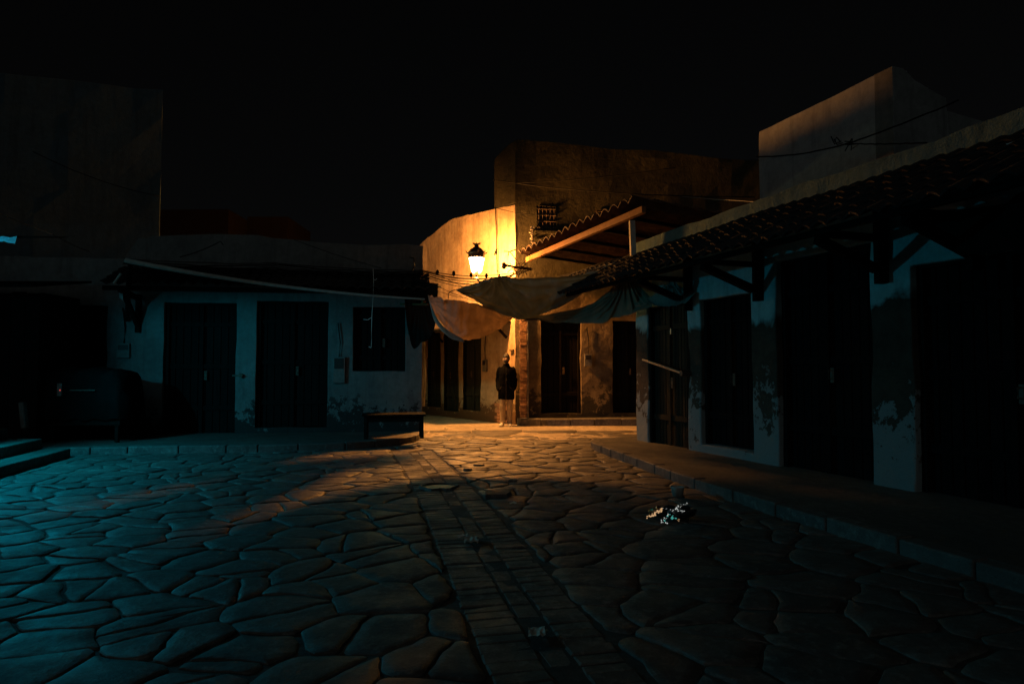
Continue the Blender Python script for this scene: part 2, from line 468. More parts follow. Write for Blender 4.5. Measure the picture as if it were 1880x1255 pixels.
# brick path running across the square
SD = Vector((-.227, .974, 0)).normalized(); SN = Vector((SD.y, -SD.x, 0)); SC = Vector((-.26, 5.48, 0))
SA, SB = -.34, .345          # half widths
bm = bmesh.new()
cols = [(-.33, -.055), (-.04, .085), (.1, .34)]
L0, L1 = -5.6, 6.4
for ci, (a, b) in enumerate(cols):
    t = L0
    while t < L1:
        w = U(.095, .125) if ci != 1 else U(.2, .27)
        z = .024 + U(-.005, .005) + (-.006 if ci == 1 else 0)
        bend = .05 * math.sin(t * .5)
        c = []
        for (aa, tt) in ((a, t), (b, t), (b, t + w - .012), (a, t + w - .012)):
            c.append(SC + SN * (aa + bend + U(-.006, .006)) + SD * (tt + U(-.004, .004)))
        z2 = [z + U(-.004, .004) for _ in range(4)]
        i_ = .012
        cen = sum(c, Vector()) / 4
        lo = [bm.verts.new(p + Vector((0, 0, -.03))) for p in c]
        md = [bm.verts.new(p + Vector((0, 0, zz - .008))) for p, zz in zip(c, z2)]
        hi = [bm.verts.new(p + (cen - p).normalized() * i_ + Vector((0, 0, zz))) for p, zz in zip(c, z2)]
        for q in range(4):
            r = (q + 1) % 4
            bm.faces.new((lo[q], lo[r], md[r], md[q])); bm.faces.new((md[q], md[r], hi[r], hi[q]))
        bm.faces.new(hi)
        t += w
tag(build('brick_path', bm, M['brick_path']), kind='structure')

# flagstones: irregular cells
def clip(poly, p, n):
    out = []
    for i in range(len(poly)):
        a, b = poly[i], poly[(i + 1) % len(poly)]
        da = (a - p).dot(n); db = (b - p).dot(n)
        if da <= 0: out.append(a)
        if da * db < 0: out.append(a + (b - a) * (da / (da - db)))
    return out
pts = []
random.seed(5)
tries = 0
cellgrid = {}
while tries < 60000:
    tries += 1
    p = Vector((U(-12.5, 9), U(.3, 14.6)))
    md = .40 + .27 * (noise.noise(Vector((p.x * .5, p.y * .5, 3))) * .5 + .5)
    if R_() < .35: md *= .66
    gx, gy = int(p.x // 1), int(p.y // 1)
    ok = True
    for ax in (-1, 0, 1):
        for ay in (-1, 0, 1):
            for q in cellgrid.get((gx + ax, gy + ay), ()):
                d = p - q
                if math.hypot(d.x * .82, d.y * 1.2) < md: ok = False; break
            if not ok: break
        if not ok: break
    if ok: pts.append(p); cellgrid.setdefault((gx, gy), []).append(p)
kd = KDTree(len(pts))
for i, p in enumerate(pts): kd.insert((p.x, p.y, 0), i)
kd.balance()
bm = bmesh.new()
sc2 = SC.xy; sn2 = SN.xy; sd2 = SD.xy
for i, p in enumerate(pts):
    poly = [p + Vector(q) for q in ((-1.2, -1.2), (1.2, -1.2), (1.2, 1.2), (-1.2, 1.2))]
    gap = U(.001, .010) if R_() < .72 else U(.010, .03)
    for (co, j, dist) in kd.find_n((p.x, p.y, 0), 18):
        if j == i: continue
        q = Vector((co[0], co[1])); n = (q - p); L = n.length; n = n / L
        poly = clip(poly, p + n * (L / 2 - gap), n)
        if len(poly) < 3: break
    if len(poly) < 3: continue
    al = (p - sc2).dot(sd2)
    if L0 - .3 < al < L1 + .2:
        bend = .05 * math.sin(al * .5)
        side = (p - sc2).dot(sn2)
        if side > 0: poly = clip(poly, sc2 + sn2 * (.375 + bend), -sn2)
        else: poly = clip(poly, sc2 - sn2 * (.36 - bend), sn2)
        if len(poly) < 3: continue
        ar = abs(sum(poly[k].x * poly[(k+1) % len(poly)].y - poly[(k+1) % len(poly)].x * poly[k].y for k in range(len(poly)))) / 2
        if ar < .02: continue
    # some stones are cracked or cut in two
    pieces = [poly]
    for rep_ in range(2):
        nxt = []
        for pl_ in pieces:
            ar = abs(sum(pl_[k].x * pl_[(k+1) % len(pl_)].y - pl_[(k+1) % len(pl_)].x * pl_[k].y for k in range(len(pl_)))) / 2
            if ar > .16 and R_() < (.5 if rep_ == 0 else .22):
                cc = sum(pl_, Vector((0, 0))) / len(pl_) + Vector((U(-.09, .09), U(-.09, .09)))
                a_ = U(0, math.pi); nn_ = Vector((math.cos(a_), math.sin(a_))); g_ = U(.003, .012)
                A_, B_ = clip(pl_, cc - nn_ * g_, nn_), clip(pl_, cc + nn_ * g_, -nn_)
                nxt += [q for q in (A_, B_) if len(q) >= 3]
            else: nxt.append(pl_)
        pieces = nxt
    for poly in pieces:
        rnd = U(.02, .09)
        for it in range(2):
            new = []
            for k in range(len(poly)):
                a, b = poly[k], poly[(k + 1) % len(poly)]
                L_ = (b - a).length
                c_ = min(.45, (rnd if it == 0 else rnd * .5) * .45 / max(L_, .05))
                new += [a.lerp(b, c_), a.lerp(b, 1 - c_)]
            poly = new
        poly2 = []
        for k in range(len(poly)):
            a, b = poly[k], poly[(k + 1) % len(poly)]
            m_ = max(1, int((b - a).length / .07))
            poly2 += [a.lerp(b, t_ / m_) for t_ in range(m_)]
        poly = [q + Vector((noise.noise(Vector((q.x*3.5, q.y*3.5, 1))) * .05 + noise.noise(Vector((q.x*13, q.y*13, 2))) * .018, noise.noise(Vector((q.x*3.5, q.y*3.5, 8))) * .05 + noise.noise(Vector((q.x*13, q.y*13, 9))) * .018)) for q in poly2]
        cen = sum(poly, Vector((0, 0))) / len(poly)
        tz = .028 + U(-.005, .006); tx, ty = U(-.012, .012), U(-.012, .012)
        Z = lambda q: tz + (q.x - cen.x) * tx + (q.y - cen.y) * ty + noise.noise(Vector((q.x*2.5, q.y*2.5, 4))) * .007 + noise.noise(Vector((q.x*9, q.y*9, 4))) * .003
        rings = []
        for (ins, dz) in ((0, -.04), (0, -.005), (.006, 0), (.3, .002)):
            ring = []
            for q in poly:
                d = (cen - q); L = d.length
                qq = q + d / max(L, 1e-3) * (min(ins, L * .5) if ins < .1 else L * .45)
                ring.append(bm.verts.new((qq.x, qq.y, Z(qq) + dz)))
            rings.append(ring)
        m_ = len(poly)
        for a in range(3):
            for k in range(m_):
                f_ = bm.faces.new((rings[a][k], rings[a][(k+1) % m_], rings[a+1][(k+1) % m_], rings[a+1][k]))
                f_.smooth = a == 2
        cv = bm.verts.new((cen.x, cen.y, Z(cen) + .003))
        for k in range(m_):
            f_ = bm.faces.new((rings[3][k], rings[3][(k+1) % m_], cv)); f_.smooth = True
fl = build('paving', bm, M['flag'], recalc=True); tag(fl, kind='structure')
me_ = fl.data
random.seed(21)

def slab(name, pts, z0, z1, mat, kerb=None, wob=.01):
    bm = bmesh.new()
    v0 = [bm.verts.new((x, y, z0)) for x, y in pts]; v1 = [bm.verts.new((x + U(-wob, wob), y + U(-wob, wob), z1 + U(-wob, wob) * .5)) for x, y in pts]
    n = len(pts)
    for i in range(n): bm.faces.new((v0[i], v0[(i+1) % n], v1[(i+1) % n], v1[i]))
    bm.faces.new(v1)
    o = build(name, bm, mat); return tag(o, kind='structure')
def grid_sheet(name, x0, x1, y0, y1, fz, mat, st=.25):
    bm = bmesh.new(); nx = int((x1-x0)/st); ny = int((y1-y0)/st); V = []
    for j in range(ny + 1):
        V.append([bm.verts.new((x0 + (x1-x0)*i/nx, y0 + (y1-y0)*j/ny, fz(x0 + (x1-x0)*i/nx, y0 + (y1-y0)*j/ny))) for i in range(nx + 1)])
    for j in range(ny):
        for i in range(nx): bm.faces.new((V[j][i], V[j][i+1], V[j+1][i+1], V[j+1][i]))
    o = build(name, bm, mat, smooth=True); return tag(o, kind='structure')
# worn concrete in the mouth of the alley; it dips under the flagstones
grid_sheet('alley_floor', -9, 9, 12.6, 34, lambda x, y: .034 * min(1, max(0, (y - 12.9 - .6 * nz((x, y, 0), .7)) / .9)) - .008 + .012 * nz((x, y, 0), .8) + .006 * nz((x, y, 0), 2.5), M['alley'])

def smoothline(pts, n=6):
    out = []
    P_ = [Vector(p) for p in pts]
    for i in range(len(P_) - 1):
        a = P_[max(i-1, 0)]; b = P_[i]; c = P_[i+1]; d = P_[min(i+2, len(P_)-1)]
        for k in range(n):
            t = k / n
            out.append(.5 * ((2*b) + (-a + c) * t + (2*a - 5*b + 4*c - d) * t*t + (-a + 3*b - 3*c + d) * t**3))
    out.append(P_[-1]); return out
def kerbstones(name, line, w, z1, side):
    """line: 2D points of the kerb's outer edge; stones laid along it"""
    ln = smoothline(line, 8); bm = bmesh.new()
    acc = [0]
    for i in range(1, len(ln)): acc.append(acc[-1] + (ln[i] - ln[i-1]).length)
    def at(t):
        t = max(0, min(acc[-1] - 1e-4, t))
        for i in range(1, len(acc)):
            if acc[i] >= t:
                k = (t - acc[i-1]) / (acc[i] - acc[i-1]); d = (ln[i] - ln[i-1]).normalized()
                return ln[i-1].lerp(ln[i], k), Vector((-d.y, d.x)) * side
    t = 0
    while t < acc[-1] - .1:
        l = U(.5, .8); t2 = min(t + l, acc[-1])
        dz = U(-.008, .008)
        seg = 3; 
        for k in range(seg):
            ta = t + .008 + (t2 - t - .016) * k / seg; tb = t + .008 + (t2 - t - .016) * (k+1) / seg
            a, na = at(ta); b, nb_ = at(tb)
            ao, bo = a + na * w, b + nb_ * w
            hexa(bm, [Vector((*q, zz)) for zz in (-.02, z1 + dz) for q in (a, b, bo, ao)])
        t = t2
    bmesh.ops.remove_doubles(bm, verts=bm.verts, dist=.001)
    o = build(name, bm, M['kerb']); bevel(o, .015, 2, 50)
    return tag(o, kind='structure')

# left pavement
LK = [(-12, 10.9), (-8, 11.1), (-6, 11.35), (-4.6, 11.5), (-3.7, 11.7), (-2.8, 12.0), (-2.15, 12.55), (-1.85, 13.3), (-1.9, 14.4)]
LKs = [tuple(p) for p in smoothline(LK, 5)]
kerbstones('kerb', LK, .16, .15, 1)
def inset(line, w, side):
    ln = [Vector(p) for p in line]; out = []
    for i, p in enumerate(ln):
        d = (ln[min(i+1, len(ln)-1)] - ln[max(i-1, 0)]).normalized()
        out.append(tuple(p + Vector((-d.y, d.x)) * side * w))
    return out
slab('pavement', inset(LKs, .14, 1) + [(-2.6, 16), (-12, 15)], -.02, .143, M['pave'])
# right pavement
RK = [(2.9, 13.4), (1.9, 12.95), (1.45, 12.45), (1.42, 11.9), (1.6, 10.8), (1.83, 9.5), (2.04, 8.3), (2.36, 7.0), (2.75, 5.6), (3.5, 3.2), (4.6, 0)]
RKs = [tuple(p) for p in smoothline(RK, 5)]
kerbstones('kerb', RK, .16, .15, 1)
slab('pavement', inset(RKs, .14, 1) + [(9, 0), (9, 13.4)], -.02, .143, M['pave'])
# plinth before the ochre building
PK = [(.12, 17.25), (.3, 16.95), (.9, 16.93), (1.8, 17.0), (3.1, 17.12), (5, 17.3)]
kerbstones('kerb', PK, .3, .2, 1)
slab('pavement', inset([tuple(p) for p in smoothline(PK, 4)], .28, 1) + [(6, 18.6), (.4, 18.2)], -.02, .192, M['pave'])
# steps at the left edge
for k, (off, z0, z1) in enumerate(((0, -.02, .17), (.42, .13, .33), (.9, .3, .5))):
    a = Vector((-6.25 - off, 7.6 - .2)); b = Vector((-7.0 - off, 10.9 - off * .15)); c = (b - a)
    pts = [tuple(a + c * t) for t in (0, .25, .5, .75, 1)]
    pts += [(-13, 11.2), (-13, 6.2), (-6.1 - off, 6.2)]
    o = slab('stone_step', [pts[-1]] + pts[:-1], z0, z1, M['pave'], wob=.012); bevel(o, .015, 2, 50)

# ================================================================ LEFT SHOP ROW
def szbox(fr, x0, x1, yt, yb):
    xm = (x0 + x1) / 2
    s0 = fr.sz(x0, 650)[0]; s1 = fr.sz(x1, 650)[0]
    zt = fr.sz(xm, yt)[1]; zb = fr.sz(xm, yb)[1]
    return (min(s0, s1), max(s0, s1), zb, zt)
LB = thing('shop_building', 'low grey plastered shop row with two dark plank doors and a shuttered window', 'building', (-6, 13.8, 0))
d1 = szbox(FL, 300, 433, 556, 795); d2 = szbox(FL, 470, 602, 553, 786); w1 = szbox(FL, 648, 744, 563, 681)
d0 = szbox(FL, 60, 195, 560, 790); 
d0 = (d0[0], d0[1], 1.25, d0[3])
sR = FL.sz(776, 620)[0]
s240 = FL.sz(243, 450)[0]
lt = lambda s: 3.62 if s < s240 - .15 else (3.62 + (s - s240 + .15) / .3 * .5 if s < s240 + .15 else 4.12 + .05 * math.sin(s * 1.3) - .04 * (s > sR - 3.2) + (0 if s < sR - .25 else -.9 * (s - sR + .25)**2))
wall('wall', FL, 0, sR, 0, 4.1, .45, [(d1[0], d1[1], .10, d1[3]), (d2[0], d2[1], .24, d2[3]), w1, d0], M['leftwall'], LB, ztop=lt, seed=1)
door(FL, d1[0] + .04, d1[1] - .04, .13, d1[3], LB, M['door'], planks=9, straps=3)
door(FL, d2[0] + .04, d2[1] - .04, .25, d2[3], LB, M['door'], planks=9, straps=3)
door(FL, d0[0] + .04, d0[1] - .04, d0[2], d0[3], LB, M['door'], planks=6, straps=2, name='shutter')
door(FL, w1[0] + .03, w1[1] - .03, w1[2], w1[3], LB, M['door'], planks=8, straps=2, name='shutter')
# body of the building behind the facade
bm = bmesh.new()
Mx = FL.M()
box(bm, (sR - .42, -3.4, 0), (sR - .02, -.46, 3.9), Mx)
o = build('side_wall', bm, M['leftwall'], LB)
bm = bmesh.new(); box(bm, (.2, -3.4, 3.3), (sR - .45, -.46, 3.5), Mx); build('flat_roof', bm, M['tile'], LB)
# meters
a = szbox(FL, 612, 634, 655, 703); meter_box(FL, a[0], a[1], a[2], a[3], LB)
a = szbox(FL, 216, 240, 630, 657); meter_box(FL, a[0], a[1], a[2], a[3], LB)
# hasp on pier
bm = bmesh.new(); s_, z_ = FL.sz(443, 689)
box(bm, (s_ - .17, .015, z_ - .015), (s_ + .02, .03, z_ + .015), Mx)
tube(bm, [FL.w(s_, z_, .01), FL.w(s_, z_, .09)], .045, 8); build('hasp', bm, M['rust'], LB)
# pent roof
e0 = FL.sz(228, 500)[0]
tile_roof('pent_roof', FL, e0, sR + .12, -.02, 3.42, 1.0, 2.98, M['tile'], LB, rows=4)
for s in (e0 + .3, sR - .25):
    bm = bmesh.new()
    bar(bm, FL.w(s, 2.82, .02), FL.w(s, 2.9, .95), .07, .09, jit=.004)
    bar(bm, FL.w(s, 2.28, .06), FL.w(s, 2.84, .75), .07, .08, jit=.004)
    bar(bm, FL.w(s, 2.15, .045), FL.w(s, 2.9, .045), .09, .085, jit=.004)
    build('bracket', bm, M['timber'], LB)
bm = bmesh.new(); bar(bm, FL.w(e0, 2.93, .93), FL.w(sR + .1, 2.93, .93), .08, .08, jit=.005)
build('eave_beam', bm, M['timber'], LB)
# broken end board of the eave, lit by the lantern
bm = bmesh.new()
bar(bm, FL.w(sR - .75, 3.18, .35), FL.w(sR + .28, 3.12, .7), .5, .04, jit=.01)
build('eave_board', bm, M['timber'], LB)
bm = bmesh.new(); bar(bm, P(765, 541, 13.6), P(779, 556, 13.3), .06, .07, jit=.006); bar(bm, P(735, 558, 13.5), P(786, 559, 13.2), .03, .035)
build('rafter_end', bm, M['beam'], LB)

o = sheet('ragged_cloth', [P(742, 527, 13.35), P(760, 524, 13.35), P(780, 522, 13.35), P(804, 520, 13.35)], [P(744, 566, 13.3), P(750, 610, 13.35), P(760, 640, 13.4), P(774, 628, 13.35), P(788, 622, 13.3), P(799, 596, 13.3), P(804, 536, 13.3)], M['brown_cloth'], None, 40, 16, 0, .02, seed=3, peaks=[(.5, 0, 21, .05, .6)])
tag(o, 'ragged dark cloth hanging from the right end of the left shop row eave', 'cloth')
bm = bmesh.new()
cx_ = FL.w(sR, 0, 0).x
hexa(bm, [Vector(p) for p in ((cx_ - .02, 14.36, 2.86), (cx_ + .76, 14.36, 2.50), (cx_ + .76, 14.95, 2.52), (cx_ - .02, 14.95, 2.9), (cx_ - .02, 14.36, 2.89), (cx_ + .76, 14.36, 2.53), (cx_ + .76, 14.95, 2.55), (cx_ - .02, 14.95, 2.93))])
build('light_baffle', bm, M['timber'], LB)  # unseen panel added to block lantern light at the shop corner
bm = bmesh.new(); tube(bm, [P(779, 596, 15.0), P(779.5, 690, 15.0), P(777, 745, 15.0)], .035, 8)
tag(build('pale_pole', bm, M['paletimber']), 'thin pale pole standing in the alley just behind the left shop row corner', 'pole')
# cloth awning on a sagging pale pole along the shop row
AW = thing('cloth_awning', 'dark cloth awning on a sagging pale pole before the grey shop row', 'awning', (-6, 12.4, 2.9))
A0, A1 = P(230, 478, 11.9), P(780, 549, 12.9)
pl = catenary(A0, A1, .1, 12)
bm = bmesh.new(); tube(bm, pl, [.045 - .028 * i / 12 for i in range(13)], 8); build('pole', bm, M['paletimber'], AW)
sheet('cloth', [FL.w(e0 + (sR - e0) * t, 3.5 - .08*t, .1) for t in (0, .25, .5, .75, 1)], [p + Vector((0, .05, .0)) for p in pl[::3]], M['brown_cloth'], AW, sag=.12, wr=.03, seed=3)
bm = bmesh.new(); tube(bm, [P(240, 480, 11.95), P(236, 520, 12.4), FL.w(e0 + .1, 2.4, .06)], .04, 6); build('prop', bm, M['timber'], AW)
bm = bmesh.new(); bar(bm, P(222, 502, 12.2), P(209, 520, 12.2), .04, .03); build('pole_end', bm, M['paletimber'], AW)
# pale cloth scrap hanging at the end of the row
sc_ = sheet('cloth_scrap', [P(217, 524, 12.7), P(225, 524, 12.7)], [P(219, 546, 12.7), P(226, 552, 12.7)], M['teal_cloth'], None, 4, 6, 0, .01)
tag(sc_, 'pale scrap of cloth hanging under the left end of the shop row awning', 'cloth')

# tall block on the left
TW = thing('tall_house', 'tall plain dark block with blank wall rising behind the left shop row', 'building', (-9, 15, 0))
sT = FT.sz(296, 300)[0]
zt = lambda s: FT.sz(297, 166)[1] + 0*s
wall('wall', FT, -4, sT, 0, 7.6, .002, [], M['tower'], TW, ztop=lambda s: FT.sz(297, 166)[1] + .02 * math.sin(s * 3), step=.6, seed=4, bev=0)
# low dark house behind
HB = thing('low_house', 'low reddish brown house barely visible above the left shop row parapet', 'building', (-6, 22, 0))
bm = bmesh.new()
a = P(292, 385, 21); b = P(455, 398, 22.5); c = P(528, 404, 22.5); d = P(610, 432, 24)
box(bm, (a.x - 1, 21, 0), (b.x, 24, a.z), None, .03); build('wall', bm, M['redwall'], HB)
bm = bmesh.new(); box(bm, (b.x + .01, 22.5, 0), (c.x, 25, b.z), None, .03); build('stair_head', bm, M['redwall'], HB)

# bench / low table by the shop corner
BT = thing('wooden_bench', 'low dark wooden bench standing on the pavement by the shop corner', 'bench', (-2.4, 12.9, .15))
bt0, bt1 = P(668, 762, 12.75), P(778, 770, 12.95)
zt_ = .58
bm = bmesh.new()
dirb = Vector((bt1.x - bt0.x, bt1.y - bt0.y, 0)).normalized(); nb2 = Vector((dirb.y, -dirb.x, 0))
cb = Vector(((bt0.x + bt1.x) / 2, 12.85, 0)); hl = 0.58
for k in range(3):
    q = cb + nb2 * (-.2 + .19 * k)
    bar(bm, q - dirb * hl + Vector((0, 0, zt_)), q + dirb * hl + Vector((0, 0, zt_ + U(-.004, .004))), .175, .035, jit=.005)
build('bench_top', bm, M['timber'], BT)
for sx in (-1, 1):
    for sy in (-1, 1):
        q = cb + dirb * sx * (hl - .07) + nb2 * sy * .19
        bm = bmesh.new(); bar(bm, q + Vector((0, 0, .145)), q + Vector((0, 0, zt_ - .02)), .06, .06, jit=.004)
        build('leg', bm, M['timber'], BT)
for sy in (-1, 1):
    bm = bmesh.new(); q = cb + nb2 * sy * .19
    bar(bm, q - dirb * (hl - .1) + Vector((0, 0, zt_ - .08)), q + dirb * (hl - .1) + Vector((0, 0, zt_ - .08)), .03, .09, jit=.004)
    build('apron', bm, M['timber'], BT)

# covered market cart at the left
CT = thing('covered_cart', 'dark covered market cart parked before the left end of the shop row', 'cart', (-8.3, 12.2, .15))
c0, c1 = P(105, 680, 12.2), P(240, 680, 12.2)
bm = bmesh.new()
xs0, xs1 = c0.x, c1.x; y0, y1 = 11.9, 12.75
prof = [(0, .75), (0, 1.25), (.05, 1.33), (.14, 1.37), (.9, 1.4), (1, 1.36)]
nn = 18
ringsv = []
for i in range(nn + 1):
    t = i / nn; x = xs1 + (xs0 - xs1) * t
    zt2 = 1.42 - .35 * math.exp(-t * 14) + .02 * math.sin(t * 17)
    col_ = []
    for (y, z) in ((y0, .55), (y0 - .02, .9), (y0, zt2 - .1), (y0 + .1, zt2), ((y0+y1)/2, zt2 + .04), (y1 - .1, zt2), (y1, .55)):
        col_.append(bm.verts.new((x + .015*math.sin(y*9+z*5), y + .02 * math.sin(t * 31 + z * 4), z + .02 * math.sin(t*23) * (z < .6))))
    ringsv.append(col_)
for i in range(nn):
    for k in range(6): bm.faces.new((ringsv[i][k], ringsv[i][k+1], ringsv[i+1][k+1], ringsv[i+1][k]))
bm.faces.new(ringsv[0]); bm.faces.new(ringsv[-1][::-1])
build('cover', bm, M['cart_cloth'], CT, smooth=True)
bm = bmesh.new(); box(bm, (xs0 + .03, y0 + .05, .45), (xs1 - .03, y1 - .05, .56)); build('cart_bed', bm, M['timber'], CT)
for x in (xs0 + .1, xs1 - .1):
    for y in (y0 + .1, y1 - .1):
        bm = bmesh.new(); bar(bm, (x, y, .145), (x, y, .46), .06, .06, jit=.003); build('leg', bm, M['timber'], CT)
bm = bmesh.new(); bar(bm, P(128, 716, 11.86), P(175, 716, 11.86), .02, .02); build('rail', bm, M['rust'], CT)
bm = bmesh.new(); q = P(110, 716, 11.85)
lathe(bm, [(.003, -.008), (.008, 0), (.003, .008)], q, 8); build('indicator_light', bm, M['led'], CT)
bm = bmesh.new(); box(bm, (q.x - .06, 11.86, q.z - .1), (q.x + .02, 11.93, q.z + .12)); build('switch_box', bm, M['box'], CT)
# pale post
PO = bmesh.new(); bar(PO, P(41, 738, 11.4), P(46, 786, 11.4), .09, .09); 
o = build('marker_post', PO, M['kerb']); bevel(o, .015); tag(o, 'short pale stone post standing left of the covered cart', 'post')
o.data.transform(Matrix.Translation((0, 0, 0)))

# cyan corrugated awning sheet at the far left edge
CA = thing('metal_awning', 'bright cyan lit corrugated awning sheet at the left edge', 'awning', P(-60, 446, 10.2))
bm = bmesh.new()
A_ = P(31, 446, 10.2)
n_ = 60; r0, r1 = [], []
for i in range(n_ + 1):
    x = A_.x - 3.2 * i / n_
    z = A_.z + .05 + .012 * math.cos(i * 1.6)
    r0.append(bm.verts.new((x, 10.2, z + .045))); r1.append(bm.verts.new((x, 10.16, z - .085 + (.05 * abs(math.sin(i * .55))))))
for i in range(n_): bm.faces.new((r0[i], r0[i+1], r1[i+1], r1[i]))
build('valance', bm, M['cyan'], CA, recalc=False)
bm = bmesh.new(); n_ = 30; r0, r1 = [], []
for i in range(n_ + 1):
    x = A_.x - 3.2 * i / n_; z = .012 * math.cos(i * 3.1)
    r0.append(bm.verts.new((x, 10.22, A_.z + .1 + z))); r1.append(bm.verts.new((x, 11.4, A_.z + .32 + z)))
for i in range(n_): bm.faces.new((r0[i], r0[i+1], r1[i+1], r1[i]))
build('roof_sheet', bm, M['tile'], CA, recalc=False)
KS = thing('market_kiosk', 'closed black timber kiosk behind the covered cart at the left edge', 'kiosk', (-9.8, 12.4, .15))
bm = bmesh.new(); 
kx0, kx1, ky0, ky1 = -12.2, -8.15, 11.75, 12.85
n_ = 16
for k in range(n_):
    a = kx0 + (kx1 - kx0) * k / n_; box(bm, (a + .006, ky0, .15), (a + (kx1 - kx0) / n_ - .006, ky0 + .03, 2.75 + U(-.02, .02)))
build('front_boards', bm, M['door'], KS)
bm = bmesh.new()
for k in range(5):
    a = ky0 + .035 + (ky1 - ky0 - .04) * k / 5; box(bm, (kx1 - .03, a + .005, .15), (kx1, a + .2, 2.75))
build('side_boards', bm, M['door'], KS)
bm = bmesh.new(); hexa(bm, [Vector(p) for p in ((kx0, ky0 - .5, 2.78), (kx1 + .2, ky0 - .5, 2.78), (kx1 + .2, ky1, 3.05), (kx0, ky1, 3.05), (kx0, ky0 - .5, 2.82), (kx1 + .2, ky0 - .5, 2.82), (kx1 + .2, ky1, 3.09), (kx0, ky1, 3.09))])
build('roof', bm, M['timber'], KS)
TX, TY, TZ = -7.6, 9.0, 2.4
TL = thing('cyan_lamp', 'cyan lamp with added light guards on a pole just outside the left edge', 'lamp', (TX, TY, TZ))
bm = bmesh.new(); tube(bm, [(TX - .1, TY, TZ + .06), (TX + .1, TY, TZ + .06)], .02, 8); build('tube', bm, M['bulb_teal'], TL)
bm = bmesh.new(); lathe(bm, [(.1, .14), (.42, -.03), (.40, -.035), (.09, .12)], (TX, TY, TZ), 24); build('added_hood', bm, M['iron'], TL)  # unseen hood added to keep the teal light from rising
bm = bmesh.new(); box(bm, (TX - .75, TY + .15, TZ - .75), (TX + .02, TY + .16, TZ + .1)); box(bm, (TX - .3, TY - .1, TZ - .8), (TX + .07, TY - .09, TZ + .02)); build('light_shield', bm, M['iron'], TL)  # unseen plates added to cut light toward the kiosk and near paving
bm = bmesh.new(); tube(bm, [(TX, TY, TZ + .16), (TX - .2, TY, TZ + .35), (TX - .9, TY, TZ + .3), (TX - .9, TY, -.01)], .03, 8); build('pole', bm, M['iron'], TL)

# ================================================================ BACK BUILDING
BB = thing('corner_house', 'ochre plastered corner house lit orange by the lantern', 'building', (.1, 17.5, 0))
def bx(fr, x, y): return fr.sz(x, y)
sFar = FB.sz(735, 430)[0]
dd1 = szbox(FB, 848, 884, 605, 748); dd2 = szbox(FB, 813, 842, 605, 750); dd3 = szbox(FB, 783, 809, 605, 744)
zs_ = [.28, .2, .27]
ops = [(d[0], d[1], z, 2.55) for d, z in zip((dd1, dd2, dd3), zs_)]
sUp = FB.sz(907, 300)[0]
zt1 = FB.sz(943, 375)[1]
def btop(s):
    q = FB.sz(835, 400); 
    z = zt1 + (q[1] - zt1) * min(1.4, s / q[0])
    if s > q[0]: z = q[1] - .13 * (s - q[0]) ** 1.5
    return z
wall('wall', FB, .0, sFar + 1, 0, 5.9, .5, ops, M['lampwall'], BB, ztop=btop, seed=6, amp=.03, bev=.05)
zTop = FC.sz(950, 257)[1]
# upper storey return
bm = bmesh.new()
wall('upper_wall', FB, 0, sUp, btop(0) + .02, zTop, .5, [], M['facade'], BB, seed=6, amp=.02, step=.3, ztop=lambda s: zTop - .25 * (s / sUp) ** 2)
fw1 = szbox(FC, 986, 1021, 379, 424); fw2 = szbox(FC, 1093, 1120, 386, 410)
fd1 = szbox(FC, 993, 1067, 560, 758); fd2 = szbox(FC, 1125, 1180, 560, 756)
fd1 = (fd1[0], fd1[1], .3, 2.75); fd2 = (fd2[0], fd2[1], .3, 2.7)
ar = szbox(FC, 1205, 1275, 380, 460)
sE = FC.sz(1480, 300)[0]
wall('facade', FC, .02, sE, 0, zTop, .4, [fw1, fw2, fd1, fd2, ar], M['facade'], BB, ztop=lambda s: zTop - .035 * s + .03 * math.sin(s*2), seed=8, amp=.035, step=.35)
for f_, z_ in zip(ops, zs_):
    door(FB, f_[0] + .03, f_[1] - .03, f_[2] + .01, f_[3], BB, M['door_green'], o=-.12, planks=6, straps=2)
door(FC, fd1[0] + .03, fd1[1] - .03, .31, 2.75, BB, M['door'], planks=6, straps=2)
door(FC, fd2[0] + .03, fd2[1] - .03, .31, 2.7, BB, M['door'], planks=6, straps=2)
door(FC, ar[0] + .03, ar[1] - .03, ar[2] + .02, ar[3], BB, M['door'], planks=6, straps=2, name='shutter')
def grille(fr, w_, parent):
    Mx_ = fr.M()
    bm = bmesh.new()
    box(bm, (w_[0], -.16, w_[2]), (w_[1], -.13, w_[3]), Mx_); o = build('window', bm, M['iron'], parent)
    bm = bmesh.new(); n = 5
    for k in range(n):
        s = w_[0] + (w_[1] - w_[0]) * (k + .5) / n
        tube(bm, [fr.w(s, w_[2], .02), fr.w(s, w_[3], .02)], .009, 6)
    for k in range(4):
        z = w_[2] + (w_[3] - w_[2]) * (k + .5) / 4
        tube(bm, [fr.w(w_[0], z, .035), fr.w(w_[1], z, .035)], .008, 6)
    build('grille', bm, M['rust'], o)
    bm = bmesh.new(); box(bm, (w_[0] - .06, -.1, w_[2] - .07), (w_[1] + .06, .09, w_[2] - .012), Mx_, .006)
    build('sill', bm, M['facade'], o)
grille(FC, fw1, BB); grille(FC, fw2, BB)
